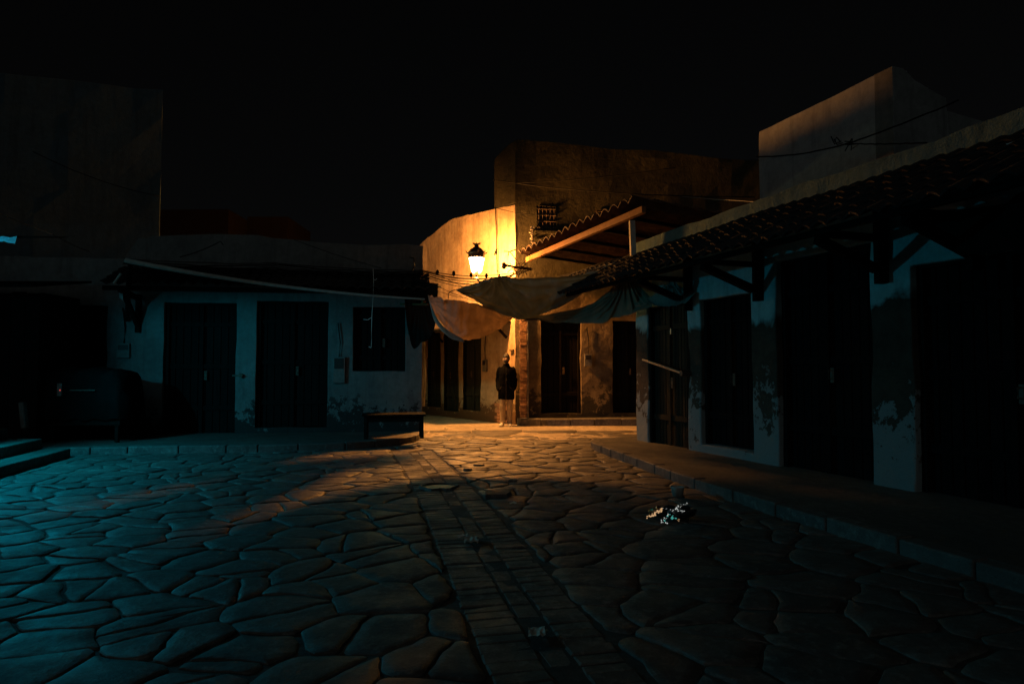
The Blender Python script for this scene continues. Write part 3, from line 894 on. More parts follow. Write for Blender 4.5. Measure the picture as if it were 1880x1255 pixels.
# brick pilaster and pipe at the corner
bm = bmesh.new(); Mc = FC.M()
ps, _ = FC.sz(955, 650); pe, _ = FC.sz(966, 650)
z = .16
while z < 2.95:
    h = .07
    off = U(-.006, .008)
    box(bm, (ps - .02 + off, .045, z), (pe + off*.5, .085 + U(-.006, .006), z + h - .008), Mc, .004); z += h
build('brick_pilaster', bm, M['brick'], BB)
bm = bmesh.new(); q, _ = FC.sz(968.5, 650)
tube(bm, [FC.w(q, .22, .06), FC.w(q, 2.0, .06), FC.w(q - .01, 3.1, .06)], .02, 8); build('drain_pipe', bm, M['galv'], BB)
bm = bmesh.new()
for k in range(6):
    q = FB.w(.28 + .0*k, .06 + .085 * k, 0)
    for m_ in range(2):
        sa = .3 + m_ * .24 + (.12 if k % 2 else 0)
        box(bm, (sa, .012, .05 + .085 * k), (sa + .225, .045 + U(0, .012), .05 + .085 * k + .07), FB.M(), .005)
build('exposed_bricks', bm, M['brick'], BB)
a = szbox(FB, 889, 896, 660, 682); meter_box(FB, a[0], a[1], a[2], a[3], BB)
a = szbox(FC, 1072, 1086, 650, 672); meter_box(FC, a[0], a[1], a[2], a[3], BB)
# little sign plate / ledge on the lit corner strip
bm = bmesh.new(); s_, z_ = FB.sz(948, 642); box(bm, (.03, .012, z_ - .015), (.2, .06, z_ + .015), FB.M(), .004)
build('ledge', bm, M['facade'], BB)
# awning over the alley doors
sa = FB.sz(938, 596)[0]
bm = bmesh.new()
za = 2.64
hexa(bm, [FB.w(sa, za, .01), FB.w(sFar, za, .01), FB.w(sFar, za - .2, 1.3), FB.w(sa + .35, za - .2, 1.3), FB.w(sa, za + .04, .01), FB.w(sFar, za + .04, .01), FB.w(sFar, za - .16, 1.3), FB.w(sa + .35, za - .16, 1.3)])
aw = build('alley_awning', bm, M['timber'], BB)
for s in (sa + .15, sa + 1.9, sa + 3.6):
    bm = bmesh.new(); bar(bm, FB.w(s, 2.25, .03), FB.w(s, 2.75, .6), .05, .06); build('strut', bm, M['timber'], aw)

# tiled canopy
CN = thing('tiled_canopy', 'clay tiled canopy on an orange lit beam jutting from the corner house', 'canopy', (1.5, 14, 4.1))
FK = Frame((.45, 16.85), (.342, -.94), (-.94, -.342))
zk = 4.18
bm = bmesh.new(); bar(bm, FK.w(-.2, zk, 0), FK.w(5.4, zk + .02, 0), .07, .115, jit=.01); bm2 = bmesh.new()
build('beam', bm, M['beam'], CN)
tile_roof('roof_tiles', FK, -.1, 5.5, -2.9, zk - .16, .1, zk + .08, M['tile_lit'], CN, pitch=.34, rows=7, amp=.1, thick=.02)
for k in range(5):
    s = .3 + k * 1.1
    bm = bmesh.new(); bar(bm, FK.w(s, zk + .03, -.055), FK.w(s, zk - .2, -2.9), .05, .07, jit=.004); build('rafter', bm, M['timber'], CN)
bm = bmesh.new(); bar(bm, FK.w(-.2, zk - .3, -2.85), FK.w(5.4, zk - .3, -2.85), .1, .12, jit=.005); build('wall_plate', bm, M['timber'], CN)
bm = bmesh.new(); q = P(1163, 447, 12.1); 
bar(bm, (q.x, 12.12, 3.45), (q.x - .02, 12.12, zk - .1), .1, .1, jit=.006); build('post', bm, M['paletimber'], CN)

# ================================================================ RIGHT SHOP ROW
RB = thing('shop_building', 'blue limewashed shop row with flaking base browned for shade and four dark doors', 'building', (3.5, 10, 0))
r1 = szbox(FR, 1190, 1262, 560, 806); r2 = szbox(FR, 1285, 1380, 541, 822); r3 = szbox(FR, 1427, 1598, 452, 868); r4 = szbox(FR, 1672, 1990, 470, 900)
z2 = .15
r1 = (r1[0], r1[1], .10, 2.52); r2 = (r2[0], r2[1], .27, 2.5); r3 = (r3[0], r3[1], .10, 2.85); r4 = (FR.sz(1676, 650)[0], 7.25, .10, 2.5)
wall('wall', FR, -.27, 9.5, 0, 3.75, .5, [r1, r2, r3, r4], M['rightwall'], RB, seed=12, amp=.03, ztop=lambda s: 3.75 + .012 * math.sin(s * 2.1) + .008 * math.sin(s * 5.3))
door(FR, r1[0] + .03, r1[1] - .03, .13, 2.52, RB, M['door_brown'], o=-.1, planks=12, straps=2)
door(FR, r2[0] + .03, r2[1] - .03, .28, 2.5, RB, M['door'], planks=9, straps=2)
door(FR, r3[0] + .03, r3[1] - .03, .13, 2.85, RB, M['door'], planks=11, straps=3)
door(FR, r4[0] + .03, r4[1] - .03, .13, 2.5, RB, M['door'], planks=14, straps=3)
bm = bmesh.new(); a = FR.sz(1186, 660); b = FR.sz(1263, 685)
tube(bm, [FR.w(a[0], a[1], .06), FR.w(b[0], b[1], .09)], .022, 8); build('locking_bar', bm, M['galv'], RB)
bm = bmesh.new(); tube(bm, [FR.w(b[0], b[1], -.01), FR.w(b[0], b[1], .13)], .045, 8)
bm3 = bm; build('padlock', bm, M['rust'], RB)
bm = bmesh.new(); s_, z_ = FR.sz(1230, 608); box(bm, (s_ - .015, -.04, z_ - .05), (s_ + .015, -.01, z_ + .05), FR.M()); build('latch', bm, M['galv'], RB)
bm = bmesh.new(); Mr = FR.M()
box(bm, (-.25, -3.2, 0), (.1, -.51, 3.6), Mr); build('side_wall', bm, M['facade'], RB)
bm = bmesh.new(); box(bm, (.12, -3.2, 3.3), (9.5, -.51, 3.45), Mr); build('flat_roof', bm, M['tile'], RB)
tile_roof('pent_roof', FR, -3.5, 9.2, .03, 3.52, 1.15, 2.84, M['tile'], RB, rows=5, pitch=.2, amp=.05)
bm = bmesh.new(); bar(bm, FR.w(-3.5, 2.83, 1.0), FR.w(9.2, 2.83, 1.0), .07, .06, jit=.004); build('eave_beam', bm, M['timber'], RB)
bm = bmesh.new(); bar(bm, FR.w(-3.6, 3.42, -.05), FR.w(-.29, 3.42, -.05), .1, .14, jit=.006); build('ridge_beam', bm, M['timber'], RB)
for px in (1268, 1397, 1626, 1800):
    s = FR.sz(px, 500)[0]
    bm = bmesh.new()
    bar(bm, FR.w(s, 2.35, .06), FR.w(s, 3.25, .06), .1, .12, jit=.006)
    bar(bm, FR.w(s, 2.5, .13), FR.w(s, 2.78, .95), .08, .09, jit=.006)
    bar(bm, FR.w(s, 2.84, .13), FR.w(s, 2.84, 1.0), .07, .07, jit=.004)
    build('bracket', bm, M['timber'], RB)
for px, py in ((1411, 350), (1468, 328), (1534, 310)):      # broken plaster sockets
    pass
# set-back block above
RT = thing('roof_block', 'pale plastered block with slanting top above the blue shop row', 'building', (4.5, 11, 3.4))
t0 = FR2.sz(1393, 300)[0]; t1 = FR2.sz(1640, 250)[0]
ztb = FR2.sz(1393, 241)[1]
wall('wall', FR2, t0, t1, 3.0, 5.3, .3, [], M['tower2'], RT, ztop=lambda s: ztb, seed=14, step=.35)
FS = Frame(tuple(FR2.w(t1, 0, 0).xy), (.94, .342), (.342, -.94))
wall('end_wall', FS, .0, 1.0, 3.0, ztb, .3, [], M['tower2_shaded'], RT, o0=.01, ztop=lambda s: ztb - (.12 if s > .35 else 0) - .3*max(0, s-.4), seed=15, step=.2)
wall('low_wall', FS, 1.02, 3.6, 3.0, ztb - .6, .3, [], M['tower2_shaded'], RT, seed=16, ztop=lambda s: ztb - .35 - .1 * s)
# ================================================================ TARPS
def tarp(name, label, top, bot, mat, loc, **k):
    o = sheet(name, top, bot, mat, None, **k); return tag(o, label, 'tarp')
tarp('shade_tarp', 'blue grey tarp with a sharp peak strung before the lantern wall',
     [P(835, 532, 12.1), P(876, 520, 12.2), P(917, 508, 12.3), P(960, 511, 12.4), P(1020, 508, 12.5), P(1085, 500, 12.6), P(1146, 472, 12.5)],
     [P(837, 533, 12.1), P(880, 557, 12.5), P(938, 585, 13.0), P(985, 580, 13.2), P(1040, 557, 13.1), P(1085, 527, 12.9), P(1147, 474, 12.5)],
     M['blue_cloth'], None, sag=.04, wr=.04, seed=1, nu=110, nv=36, fold=[(.33, .10, .03)], peaks=[(.3, 0, 17, .07, .5), (.97, .2, 19, .05, .4), (.02, .5, 13, .04, .3), (.45, 1, 11, .04, .4)])
tarp('shade_tarp', 'tan translucent tarp sagging low and glowing orange beside the shop corner',
     [P(785, 541, 12.7), P(815, 548, 12.0), P(848, 553, 11.9), P(885, 560, 12.3), P(915, 570, 12.9), P(941, 580, 13.4)],
     [P(788, 556, 12.9), P(808, 590, 12.9), P(845, 624, 12.9), P(885, 619, 13.0), P(916, 604, 13.3), P(941, 584, 13.5)],
     M['tan_cloth'], None, sag=.08, wr=.04, seed=8, nu=90, nv=32, fold=[(.2, -.04, .05)], peaks=[(0, .3, 15, .05, .6), (1, .5, 19, .05, .5), (.35, 1, 9, .03, .3)])
tarp('tarp_flap', 'narrow grey flap of cloth hanging off the tan tarp by the shop corner',
     [P(787, 545, 12.8), P(795, 570, 12.75), P(815, 600, 12.75), P(850, 622, 12.75)],
     [P(789, 558, 12.8), P(799, 592, 12.75), P(826, 620, 12.7), P(853, 628, 12.7)],
     M['blue_cloth'], None, sag=.0, wr=.01, seed=4, nu=24, nv=6)
tarp('shade_tarp', 'large olive tarp sagging in front of the corner house doors',
     [P(940, 582, 13.3), P(1010, 576, 13.2), P(1075, 562, 13.0), P(1115, 538, 12.5), P(1149, 502, 12.0), P(1180, 530, 11.7), P(1195, 548, 11.5)],
     [P(942, 584, 13.3), P(1000, 589, 13.2), P(1045, 593, 13.0), P(1095, 594, 12.6), P(1140, 582, 12.2), P(1170, 572, 11.8), P(1198, 562, 11.4)],
     M['dark_cloth'], None, sag=.05, wr=.04, seed=12, nu=110, nv=36, fold=[(.66, .06, .04)], peaks=[(.667, 0, 23, .09, .6), (0, .5, 15, .05, .4), (1, .5, 15, .04, .3)])
tarp('shade_tarp', 'small grey tarp tied up to the blue wall beside the first bracket',
     [P(1190, 548, 11.5), P(1212, 530, 11.3), P(1232, 514, 11.1), P(1252, 528, 10.9), P(1276, 534, 10.75)],
     [P(1192, 556, 11.2), P(1212, 562, 10.9), P(1234, 562, 10.7), P(1258, 556, 10.6), P(1277, 537, 10.6)],
     M['blue_cloth'], None, sag=.03, wr=.03, seed=22, nu=60, nv=24, peaks=[(.5, 0, 17, .06, .6)])
# rolled ropes of cloth along the right eave
tarp('eave_tarp', 'thin striped cloth stretched up to the end of the blue shop row roof',
     [P(1075, 497, 13.2), P(1100, 489, 13.0), P(1130, 478, 12.7), P(1160, 466, 12.4)],
     [P(1080, 525, 12.6), P(1105, 512, 12.3), P(1135, 492, 12.0), P(1162, 470, 11.8)],
     M['dark_cloth'], None, sag=.05, wr=.03, seed=31, nu=24, nv=10)
# cloths under the right eave near the camera
tarp('eave_tarp', 'dark brown cloth hanging from the near end of the blue shop row eave',
     [P(1660, 378, 7.1), P(1740, 374, 6.6), P(1820, 360, 6.1), P(1900, 338, 5.7), P(2020, 310, 5.3)],
     [P(1688, 402, 7.0), P(1732, 446, 6.5), P(1778, 463, 6.1), P(1860, 462, 5.6), P(2030, 452, 5.2)],
     M['brown_cloth'], None, sag=.03, wr=.05, seed=41, nu=60, nv=24, peaks=[(0, .2, 17, .05, .5)])
tarp('eave_tarp', 'pale strip of cloth along the eave at the right edge of the picture',
     [P(1672, 376, 6.9), P(1745, 372, 6.4), P(1820, 358, 6.0), P(1870, 341, 5.8), P(1960, 330, 5.5)],
     [P(1690, 385, 6.9), P(1750, 385, 6.4), P(1820, 378, 6.0), P(1880, 368, 5.8), P(1970, 360, 5.5)],
     M['teal_cloth'], None, sag=.02, wr=.01, seed=42, nu=30, nv=6)

# ================================================================ CABLES
def cable(label, pts, r=.008, mat='cable', name='cable', group=None):
    bm = bmesh.new(); tube(bm, pts, r, 5); o = build(name, bm, M[mat], smooth=True)
    return tag(o, label, 'cable', group)
def span(a, b, sag, n=16, wob=.004): return catenary(a, b, sag, n, wob)
g = 'black cables strung across the left shop row parapet'
lab = 'black cable strung along the left shop row and across to the lantern wall'
for k in range(5):
    a = P(228 + 3*k, 474 + 3 * k, 13.0); m1 = P(500, 482 + 3*k, 13.4); b = P(776, 496 + 2.2 * k, 13.8); c = P(955 - 5*k, 498 + 3*k, 17.1)
    pts = span(a, m1, .05 + .02 * k, 10, .012)[:-1] + span(m1, b, .04 + .015 * k, 10, .012)[:-1] + span(b, c, .12 + .03 * k, 12, .006)
    cable(lab, pts, .014 if k in (1, 3) else .009, group=g)
for px, py in ((803, 500), (833, 502), (865, 505), (893, 506)):
    q = P(px, py, 14.6 + (px - 800) * .015)
    bm = bmesh.new(); lathe(bm, [(.012, -.06), (.035, -.02), (.035, .03), (.012, .06)], q, 8)
    tag(build('cable_joint', bm, M['cable']), 'small dark taped joint hanging on the cables before the lantern wall', 'joint', 'taped joints on the cables')
cable('thin wire from the shop corner down to the tip of the blue grey tarp', span(P(793, 520, 13.3), P(880, 555, 13.9), .03), .005)
cable('thin wire sloping from cable joint behind the blue grey tarp', span(P(797, 500, 14), P(900, 548, 15.5), .02), .005)
cable('thin wire from eave board toward the tan tarp', span(P(790, 528, 13.4), P(850, 547, 14.2), .02), .005)
cable('short cord with a hook holding the left tip of the blue grey tarp', [P(823, 552, 12.3), P(823, 539, 12.2), P(827, 535, 12.1), P(835, 532, 12.1)], .008)
cable('cord with a knot tying up the peak of the blue grey tarp', [P(917, 508, 12.3), P(916, 498, 12.8), P(914, 440, 16.4), P(912, 385, 17.55)], .006)
cable('thin wire running down the lantern wall right of the lantern', [FB.w(*FB.sz(911, 382), .03), FB.w(*FB.sz(913, 430), .03), FB.w(*FB.sz(914, 470), .04), FB.w(*FB.sz(916, 505), .05)], .01)
bm = bmesh.new(); q = FB.w(*FB.sz(913.5, 463), .06); tube(bm, [q + Vector((.03, 0, .1)), q, q + Vector((-.04, 0, -.09))], [.012, .03, .012], 7)
tag(build('wire_knot', bm, M['cable']), 'dark knot on the thin wire right of the lantern', 'knot')
cable('long cable crossing high in front of the corner house', span(P(905, 330, 16), P(1385, 362, 10.5), .1), .009)
cable('second high cable fanning out over the corner house windows', span(P(940, 336, 15.8), P(1240, 308, 13), .06), .008)
cable('thin wire sloping over the first grilled window', span(P(905, 380, 17), P(1000, 395, 16.8), .05), .006)
# right tower cables
cable('black cable over the pale roof block up to the knot', span(P(1390, 288, 11.0), P(1555, 264, 9.4), .05), .011)
cable('black cable rising from the knot to the right edge of the roof block', span(P(1555, 264, 9.4), P(1760, 184, 8.4), .02), .011)
cable('black cable running level from the knot to the parapet', span(P(1555, 264, 9.4), P(1702, 262, 8.6), .01), .009)
bm = bmesh.new()
for k in range(9):
    q = P(1555 + U(-12, 12), 263 + U(-4, 4), 9.4)
    tube(bm, [q, q + Vector((U(-.1, .1), U(-.03, .03), U(-.06, .09))), q + Vector((U(-.14, .14), 0, U(-.1, .1)))], .008, 5)
tag(build('cable_knot', bm, M['cable'], smooth=True), 'tangled knot of black cable ends before the pale roof block', 'knot')
cable('pale thin wire along the top of the right eave', span(P(1195, 440, 12), P(1560, 350, 8.3), .03)[:-1] + span(P(1560, 350, 8.3), P(1890, 252, 5.6), .02), .009, 'cable_pale')
cable('pale thin wire sagging below the first wire on the right eave', span(P(1400, 368, 9.8), P(1560, 373, 8.0), .01)[:-1] + span(P(1560, 373, 8.0), P(1890, 292, 5.4), .04), .009, 'cable_pale')
cable('pale thin wire from the corner house to the right row roof', span(P(1215, 357, 14), P(1540, 376, 8.2), .03), .004, 'cable_pale')
cable('thin wire crossing the tall dark block at the left', span(P(60, 278, 13), P(292, 360, 13.8), .1), .008)
cable('pale thin wire at the left edge below the tall block', span(P(-20, 382, 10.5), P(96, 430, 12), .02), .006, 'cable_pale')
cable('thin wire sloping down across the foot of the tall block', span(P(96, 430, 12), P(165, 462, 12.9), .02), .006)
cable('black cable hooked on the left shop parapet', span(P(330, 472, 13.3), P(405, 443, 13.6), .03)[:-1] + [P(405, 443, 13.6), P(410, 450, 13.6)], .009)
cable('thin wire sloping down across the left shop parapet', span(P(540, 440, 13.6), P(700, 492, 13.8), .03), .006)
cable('black cable looping off the right end of the left shop parapet', [P(752, 472, 13.9), P(760, 474, 13.85), P(761, 488, 13.8), P(757, 496, 13.8)], .012)
# dangling cord
DC = thing('dangling_cord', 'pale knotted cord dangling in front of the shuttered window', 'cord', P(684, 495, 13.0))
bm = bmesh.new(); tube(bm, [P(685, 493, 13), P(686, 515, 13), P(685, 545, 13), P(683, 575, 13), P(682, 605, 13), P(682, 633, 13)], .006, 5)
build('cord', bm, M['cable_pale'], DC)
bm = bmesh.new(); tube(bm, [P(683, 582, 13), P(675, 587, 13), P(667, 586, 13)], .006, 5); tube(bm, [P(682, 634, 13), P(681, 638, 13), P(677, 636, 13)], .008, 5); tube(bm, [P(686, 513, 13), P(690, 514, 13), P(692, 511, 13)], .006, 5)
build('cord_end', bm, M['cable_pale'], DC)

# iron bracket with cables on the corner
IB = thing('cable_bracket', 'iron arm wrapped in tangled cables at the corner right of the lantern', 'bracket', P(960, 492, 16.9))
bm = bmesh.new(); tube(bm, [P(925, 486, 16.5), P(940, 489, 16.6), P(975, 494, 17.0)], [.03, .025, .04], 8)
lathe(bm, [(.02, -.09), (.07, -.05), (.06, .03), (.03, .07)], P(925, 487, 16.5), 10); build('arm', bm, M['iron'], IB)
bm = bmesh.new()
for k in range(16):
    a = P(U(945, 972), U(478, 500), 16.8); b = P(U(930, 966), U(478, 512), 16.7)
    m_ = (a + b) / 2 + Vector((U(-.1, .1), U(-.1, .1), U(-.22, .12)))
    tube(bm, [a, a.lerp(m_, .5) + Vector((0, 0, U(-.05, .05))), m_, b], .009, 5)
tube(bm, [P(948, 478, 16.8), P(940, 467, 16.7), P(936, 462, 16.7), P(925, 461, 16.7)], .012, 5)
tube(bm, [P(936, 462, 16.7), P(946, 458, 16.7)], .014, 5); tube(bm, [P(934, 463, 16.7), P(933, 469, 16.7)], .012, 5)
build('cable_tangle', bm, M['cable'], IB)
bm = bmesh.new()
for k in range(26):
    t = k / 25; q = FC.w(*FC.sz(976 + 2*math.sin(k*2.1), 415 + 52 * t), .05 + .03 * math.sin(k))
    tube(bm, [q, q + Vector((U(-.04, .04), -.02, U(-.08, .0)))], U(.012, .028), 5)
o = build('hanging_cable_bunch', bm, M['galv']); tag(o, 'bunch of pale wire hanging on the facade left of the grilled window', 'cable bunch')

# ================================================================ LANTERN
LP = P(875, 483, 16.9)
LN = thing('wall_lantern', 'lit ornate iron lantern with a crown on the ochre wall', 'lantern', LP)
lx, ly = LP.x, LP.y
k_ = 16.9 / F      # metres per pixel
zb = P(875, 500, 16.9).z; ztg = P(875, 473, 16.9).z
SEG = 8
def ngon(r, z, rot=.2): return [Vector((lx + r * math.cos(rot + 2*math.pi*i/SEG), ly + r * math.sin(rot + 2*math.pi*i/SEG), z)) for i in range(SEG)]
rt, rb = 15.2 * k_, 9.2 * k_
def prism(bm, rings, cap=True):
    vr = [[bm.verts.new(p) for p in r] for r in rings]
    for i in range(len(vr) - 1):
        for q in range(len(vr[i])):
            bm.faces.new((vr[i][q], vr[i][(q+1) % len(vr[i])], vr[i+1][(q+1) % len(vr[i])], vr[i+1][q]))
    if cap: bm.faces.new(vr[0][::-1]); bm.faces.new(vr[-1])
bm = bmesh.new(); prism(bm, [ngon(rb * .97, zb), ngon(rt * .97, ztg)], False); build('glass', bm, M['lampglass'], LN)
bm = bmesh.new()
lo, hi = ngon(rb, zb), ngon(rt, ztg)
for q in range(SEG): bar(bm, lo[q], hi[q], .012, .012)
for ring, w_ in ((lo, .018), (hi, .02)):
    for q in range(SEG): bar(bm, ring[q], ring[(q+1) % SEG], .016, w_)
build('frame', bm, M['iron'], LN)
bm = bmesh.new()
H = lambda py: P(875, py, 16.9).z
prism(bm, [ngon(rt * 1.0, H(473)), ngon(rt*1.02, H(467)), ngon(rt * 1.16, H(465.5)), ngon(rt * 1.16, H(464)), ngon(rt * .98, H(462.5)), ngon(rt*.85, H(459)), ngon(rt * .6, H(456)), ngon(rt * .36, H(454)), ngon(rt * .27, H(452)), ngon(rt*.27, H(450)), ngon(rt * .4, H(447.5)), ngon(rt * .1, H(449))])
o = build('cap', bm, M['iron'], LN)
bm = bmesh.new()
for q in range(8):
    a = 2 * math.pi * q / 8
    c = Vector((lx + rt * .36 * math.cos(a), ly + rt * .36 * math.sin(a), H(448.5))); e = Vector((lx + rt * .5 * math.cos(a), ly + rt * .5 * math.sin(a), H(445.5)))
    tube(bm, [c, e], [.018, .005], 5)
build('crown', bm, M['iron'], LN)
bm = bmesh.new()
for q in range(SEG):
    a = .2 + 2 * math.pi * q / SEG
    c = Vector((lx + rt * 1.1 * math.cos(a), ly + rt * 1.1 * math.sin(a), H(465))); e = Vector((lx + rt * 1.33 * math.cos(a), ly + rt * 1.33 * math.sin(a), H(461)))
    tube(bm, [c, (c + e) / 2 - Vector((0, 0, .01)), e], [.018, .015, .006], 5)
build('finials', bm, M['iron'], LN)
bm = bmesh.new(); lathe(bm, [(.01, -.05), (.035, -.02), (.03, .03), (.01, .06)], (lx, ly, ztg - .05), 12); build('bulb', bm, M['bulb'], LN)
bm = bmesh.new()
wq = FB.w((Vector((lx, ly, 0)) - FB.p).dot(FB.d), 0, 0)
zw = H(530)
tube(bm, [(lx, ly, zb), (lx, ly, H(508)), (lx, ly, H(512))], [.05, .035, .06], 8)
pts = [Vector((lx, ly, H(510))), Vector((lx, ly, H(520))) + (wq.xyz - Vector((lx, ly, 0))) * .12, Vector((lx, ly, H(528))) + (wq - Vector((lx, ly, 0))) * .35, Vector((lx, ly, H(530))) + (wq - Vector((lx, ly, 0))) * .7, Vector((wq.x, wq.y, H(527)))]
tube(bm, pts, .028, 8)
pts = [Vector((wq.x, wq.y, H(545))), Vector((lx, ly, H(540))) + (wq - Vector((lx, ly, 0))) * .6, Vector((lx, ly, H(522))) + (wq - Vector((lx, ly, 0))) * .2]
tube(bm, pts, .02, 8)
q = wq + Vector((0, 0, H(535)))
build('arm', bm, M['iron'], LN)
bm = bmesh.new(); fs = (wq - FB.p).dot(FB.d); box(bm, (fs - .07, .03, H(548)), (fs + .07, .07, H(520)), FB.M(), .004); build('wall_plate', bm, M['iron'], LN)

# green alley lamp hidden behind the shop row
GL = thing('bulkhead_lamp', 'small greenish lamp on the alley side wall behind the tan tarp', 'lamp', (-1.72, 17.1, 2.95))
bm = bmesh.new(); lathe(bm, [(.01, -.05), (.05, -.02), (.05, .03), (.02, .05)], (-1.72, 17.1, 2.95), 12); build('bulb', bm, M['bulb_green'], GL)
bm = bmesh.new(); lathe(bm, [(.03, .052), (.09, .06), (.05, .1), (.01, .12)], (-1.72, 17.1, 2.95), 12); tube(bm, [(-1.72, 17.1, 3.05), (-1.72, 17.1, 3.15), (-2.0, 17.1, 3.15)], .01); build('shade', bm, M['iron'], GL)

# ================================================================ PERSON
def person(base, rz):
    T_ = Matrix.Translation(base) @ Matrix.Rotation(rz, 4, 'Z')
    root = thing('person', 'man in a long dark coat and brown trousers standing with hands in pockets', 'person', base, rz)
    # local space: faces -Y
    bm = bmesh.new(); lay = bm.verts.layers.skin.verify()
    vs = {}
    def v(n, co, r, root_=False):
        x = bm.verts.new(T_ @ Vector(co)); x[lay].radius = (r, r) if not isinstance(r, tuple) else r
        x[lay].use_root = root_; vs[n] = x; return x
    def e(*ns):
        for a, b in zip(ns, ns[1:]): bm.edges.new((vs[a], vs[b]))
    v('pel', (0, 0, .95), .13, True); v('wai', (0, 0, 1.1), .115); v('che', (0, -.01, 1.3), .14); v('nb', (0, 0, 1.46), .07)
    v('ne', (0, -.01, 1.53), .056); v('jaw', (0, -.025, 1.60), .062); v('mid', (0, -.015, 1.67), .078); v('top', (0, -.005, 1.735), .07)
    e('pel', 'wai', 'che', 'nb', 'ne', 'jaw', 'mid', 'top')
    v('nose1', (0, -.1, 1.655), .012); v('nose2', (0, -.118, 1.64), .012); e('mid', 'nose1', 'nose2')
    for sd, s in (('l', -1), ('r', 1)):
        v('ear' + sd, (s * .08, 0, 1.65), .014); v('ear2' + sd, (s * .086, .01, 1.675), .012); e('mid', 'ear' + sd, 'ear2' + sd)
        v('sh' + sd, (s * .17, 0, 1.42), .06); v('el' + sd, (s * .235, .03, 1.14), .043); v('wr' + sd, (s * .17, -.05, .95), .028)
        v('pa' + sd, (s * .14, -.075, .89), .03)
        e('che', 'sh' + sd, 'el' + sd, 'wr' + sd, 'pa' + sd)
        for k, (dx, L) in enumerate(((-.028, .065), (-.01, .075), (.008, .07), (.024, .055))):
            v('f%d%s' % (k, sd), (s * .125 + dx, -.085, .855), .0095); v('g%d%s' % (k, sd), (s * .118 + dx, -.085, .855 - L * .5), .0085); v('h%d%s' % (k, sd), (s * .113 + dx, -.078, .855 - L), .0075)
            e('pa' + sd, 'f%d%s' % (k, sd), 'g%d%s' % (k, sd), 'h%d%s' % (k, sd))
        v('th' + sd, (s * .105, -.085, .90), .011); v('th2' + sd, (s * .09, -.09, .875), .0095); e('pa' + sd, 'th' + sd, 'th2' + sd)
        hx = .095; fx = .085 if s < 0 else .075; fy = -.06 if s < 0 else .02
        v('hip' + sd, (s * hx, 0, .88), .095); v('kn' + sd, (s * (hx - .005), -.02 + fy * .4, .5), .06); v('an' + sd, (s * fx, fy + .03, .1), .042); v('hl' + sd, (s * fx, fy, .05), .04); v('to' + sd, (s * (fx + .02), fy - .13, .035), .032)
        e('pel', 'hip' + sd, 'kn' + sd, 'an' + sd, 'hl' + sd, 'to' + sd)
    body = build('body', bm, M['skin'], root, smooth=True, recalc=False)
    md = body.modifiers.new('skin', 'SKIN'); md.use_smooth_shade = True
    md = body.modifiers.new('sub', 'SUBSURF'); md.levels = 2; md.render_levels = 2
    def loft(bm, rings, seg=20, cap=True):
        """rings: (center, rx, ry)"""
        vr = []
        for c, rx, ry in rings:
            vr.append([bm.verts.new(T_ @ (Vector(c) + Vector((rx * math.cos(2*math.pi*k/seg), ry * math.sin(2*math.pi*k/seg), 0)))) for k in range(seg)])
        for i in range(len(vr) - 1):
            for k in range(seg): bm.faces.new((vr[i][k], vr[i][(k+1) % seg], vr[i+1][(k+1) % seg], vr[i+1][k]))
        if cap: bm.faces.new(vr[0][::-1]); bm.faces.new(vr[-1])
    def remesh(o, vox=.012, wr=.012, sc=7):
        m_ = o.modifiers.new('join', 'REMESH'); m_.mode = 'VOXEL'; m_.voxel_size = vox; m_.use_smooth_shade = True
        m_ = o.modifiers.new('sm', 'SMOOTH'); m_.iterations = 6; m_.factor = .6
        tx = bpy.data.textures.new('folds', 'CLOUDS'); tx.noise_scale = 1 / sc
        m_ = o.modifiers.new('folds', 'DISPLACE'); m_.texture = tx; m_.strength = wr; m_.texture_coords = 'GLOBAL'
    # coat
    bm = bmesh.new()
    loft(bm, [((0, .0, .66), .205, .15), ((0, 0, .72), .208, .15), ((0, 0, .85), .21, .148), ((0, 0, 1.0), .205, .14), ((0, 0, 1.15), .2, .135), ((0, 0, 1.3), .205, .135), ((0, 0, 1.4), .20, .115), ((0, 0, 1.46), .145, .09), ((0, -.0, 1.5), .085, .08), ((0, -.005, 1.555), .078, .078)])
    for s in (-1, 1):
        def tb(pts, rr):
            tube(bm, [T_ @ Vector(p) for p in pts], rr, 12)
        tb([(s * .13, 0, 1.45), (s * .17, 0, 1.405), (s * .198, .01, 1.28), (s * .222, .02, 1.14), (s * .215, -.01, 1.02), (s * .19, -.05, .94), (s * .165, -.085, .885)], [.058, .07, .066, .062, .06, .056, .05])
    coat = build('coat', bm, M['coat'], root); remesh(coat, .012, .018, 6)
    bm = bmesh.new()
    tube(bm, [T_ @ Vector(p) for p in ((.01, -.147, 1.45), (.012, -.156, 1.2), (.012, -.168, .9), (.01, -.172, .66))], .006, 6)
    for s in (-1, 1): tube(bm, [T_ @ Vector(p) for p in ((s*.1, -.158, .99), (s*.165, -.12, .9))], .007, 6)
    for z in (.85, 1.0, 1.15, 1.3): lathe(bm, [(.004, -.008), (.01, 0), (.004, .008)], T_ @ Vector((.03, -.165, z)), 8)
    build('coat_trim', bm, M['iron'], coat)
    bm = bmesh.new()
    for s in (-1, 1):
        fx = .085 if s < 0 else .075; fy = -.06 if s < 0 else .02
        loft(bm, [((s*.075, 0, .95), .1, .115), ((s * .09, 0, .8), .095, .108), ((s * .092, -.02 + fy*.3, .6), .082, .09), ((s * .09, -.03 + fy * .4, .48), .077, .083), ((s * fx, fy * .6, .3), .073, .08), ((s * fx, fy + .02, .12), .07, .08), ((s * fx, fy + .0, .075), .073, .088)])
    tr = build('trousers', bm, M['trouser'], root); remesh(tr, .012, .022, 9)
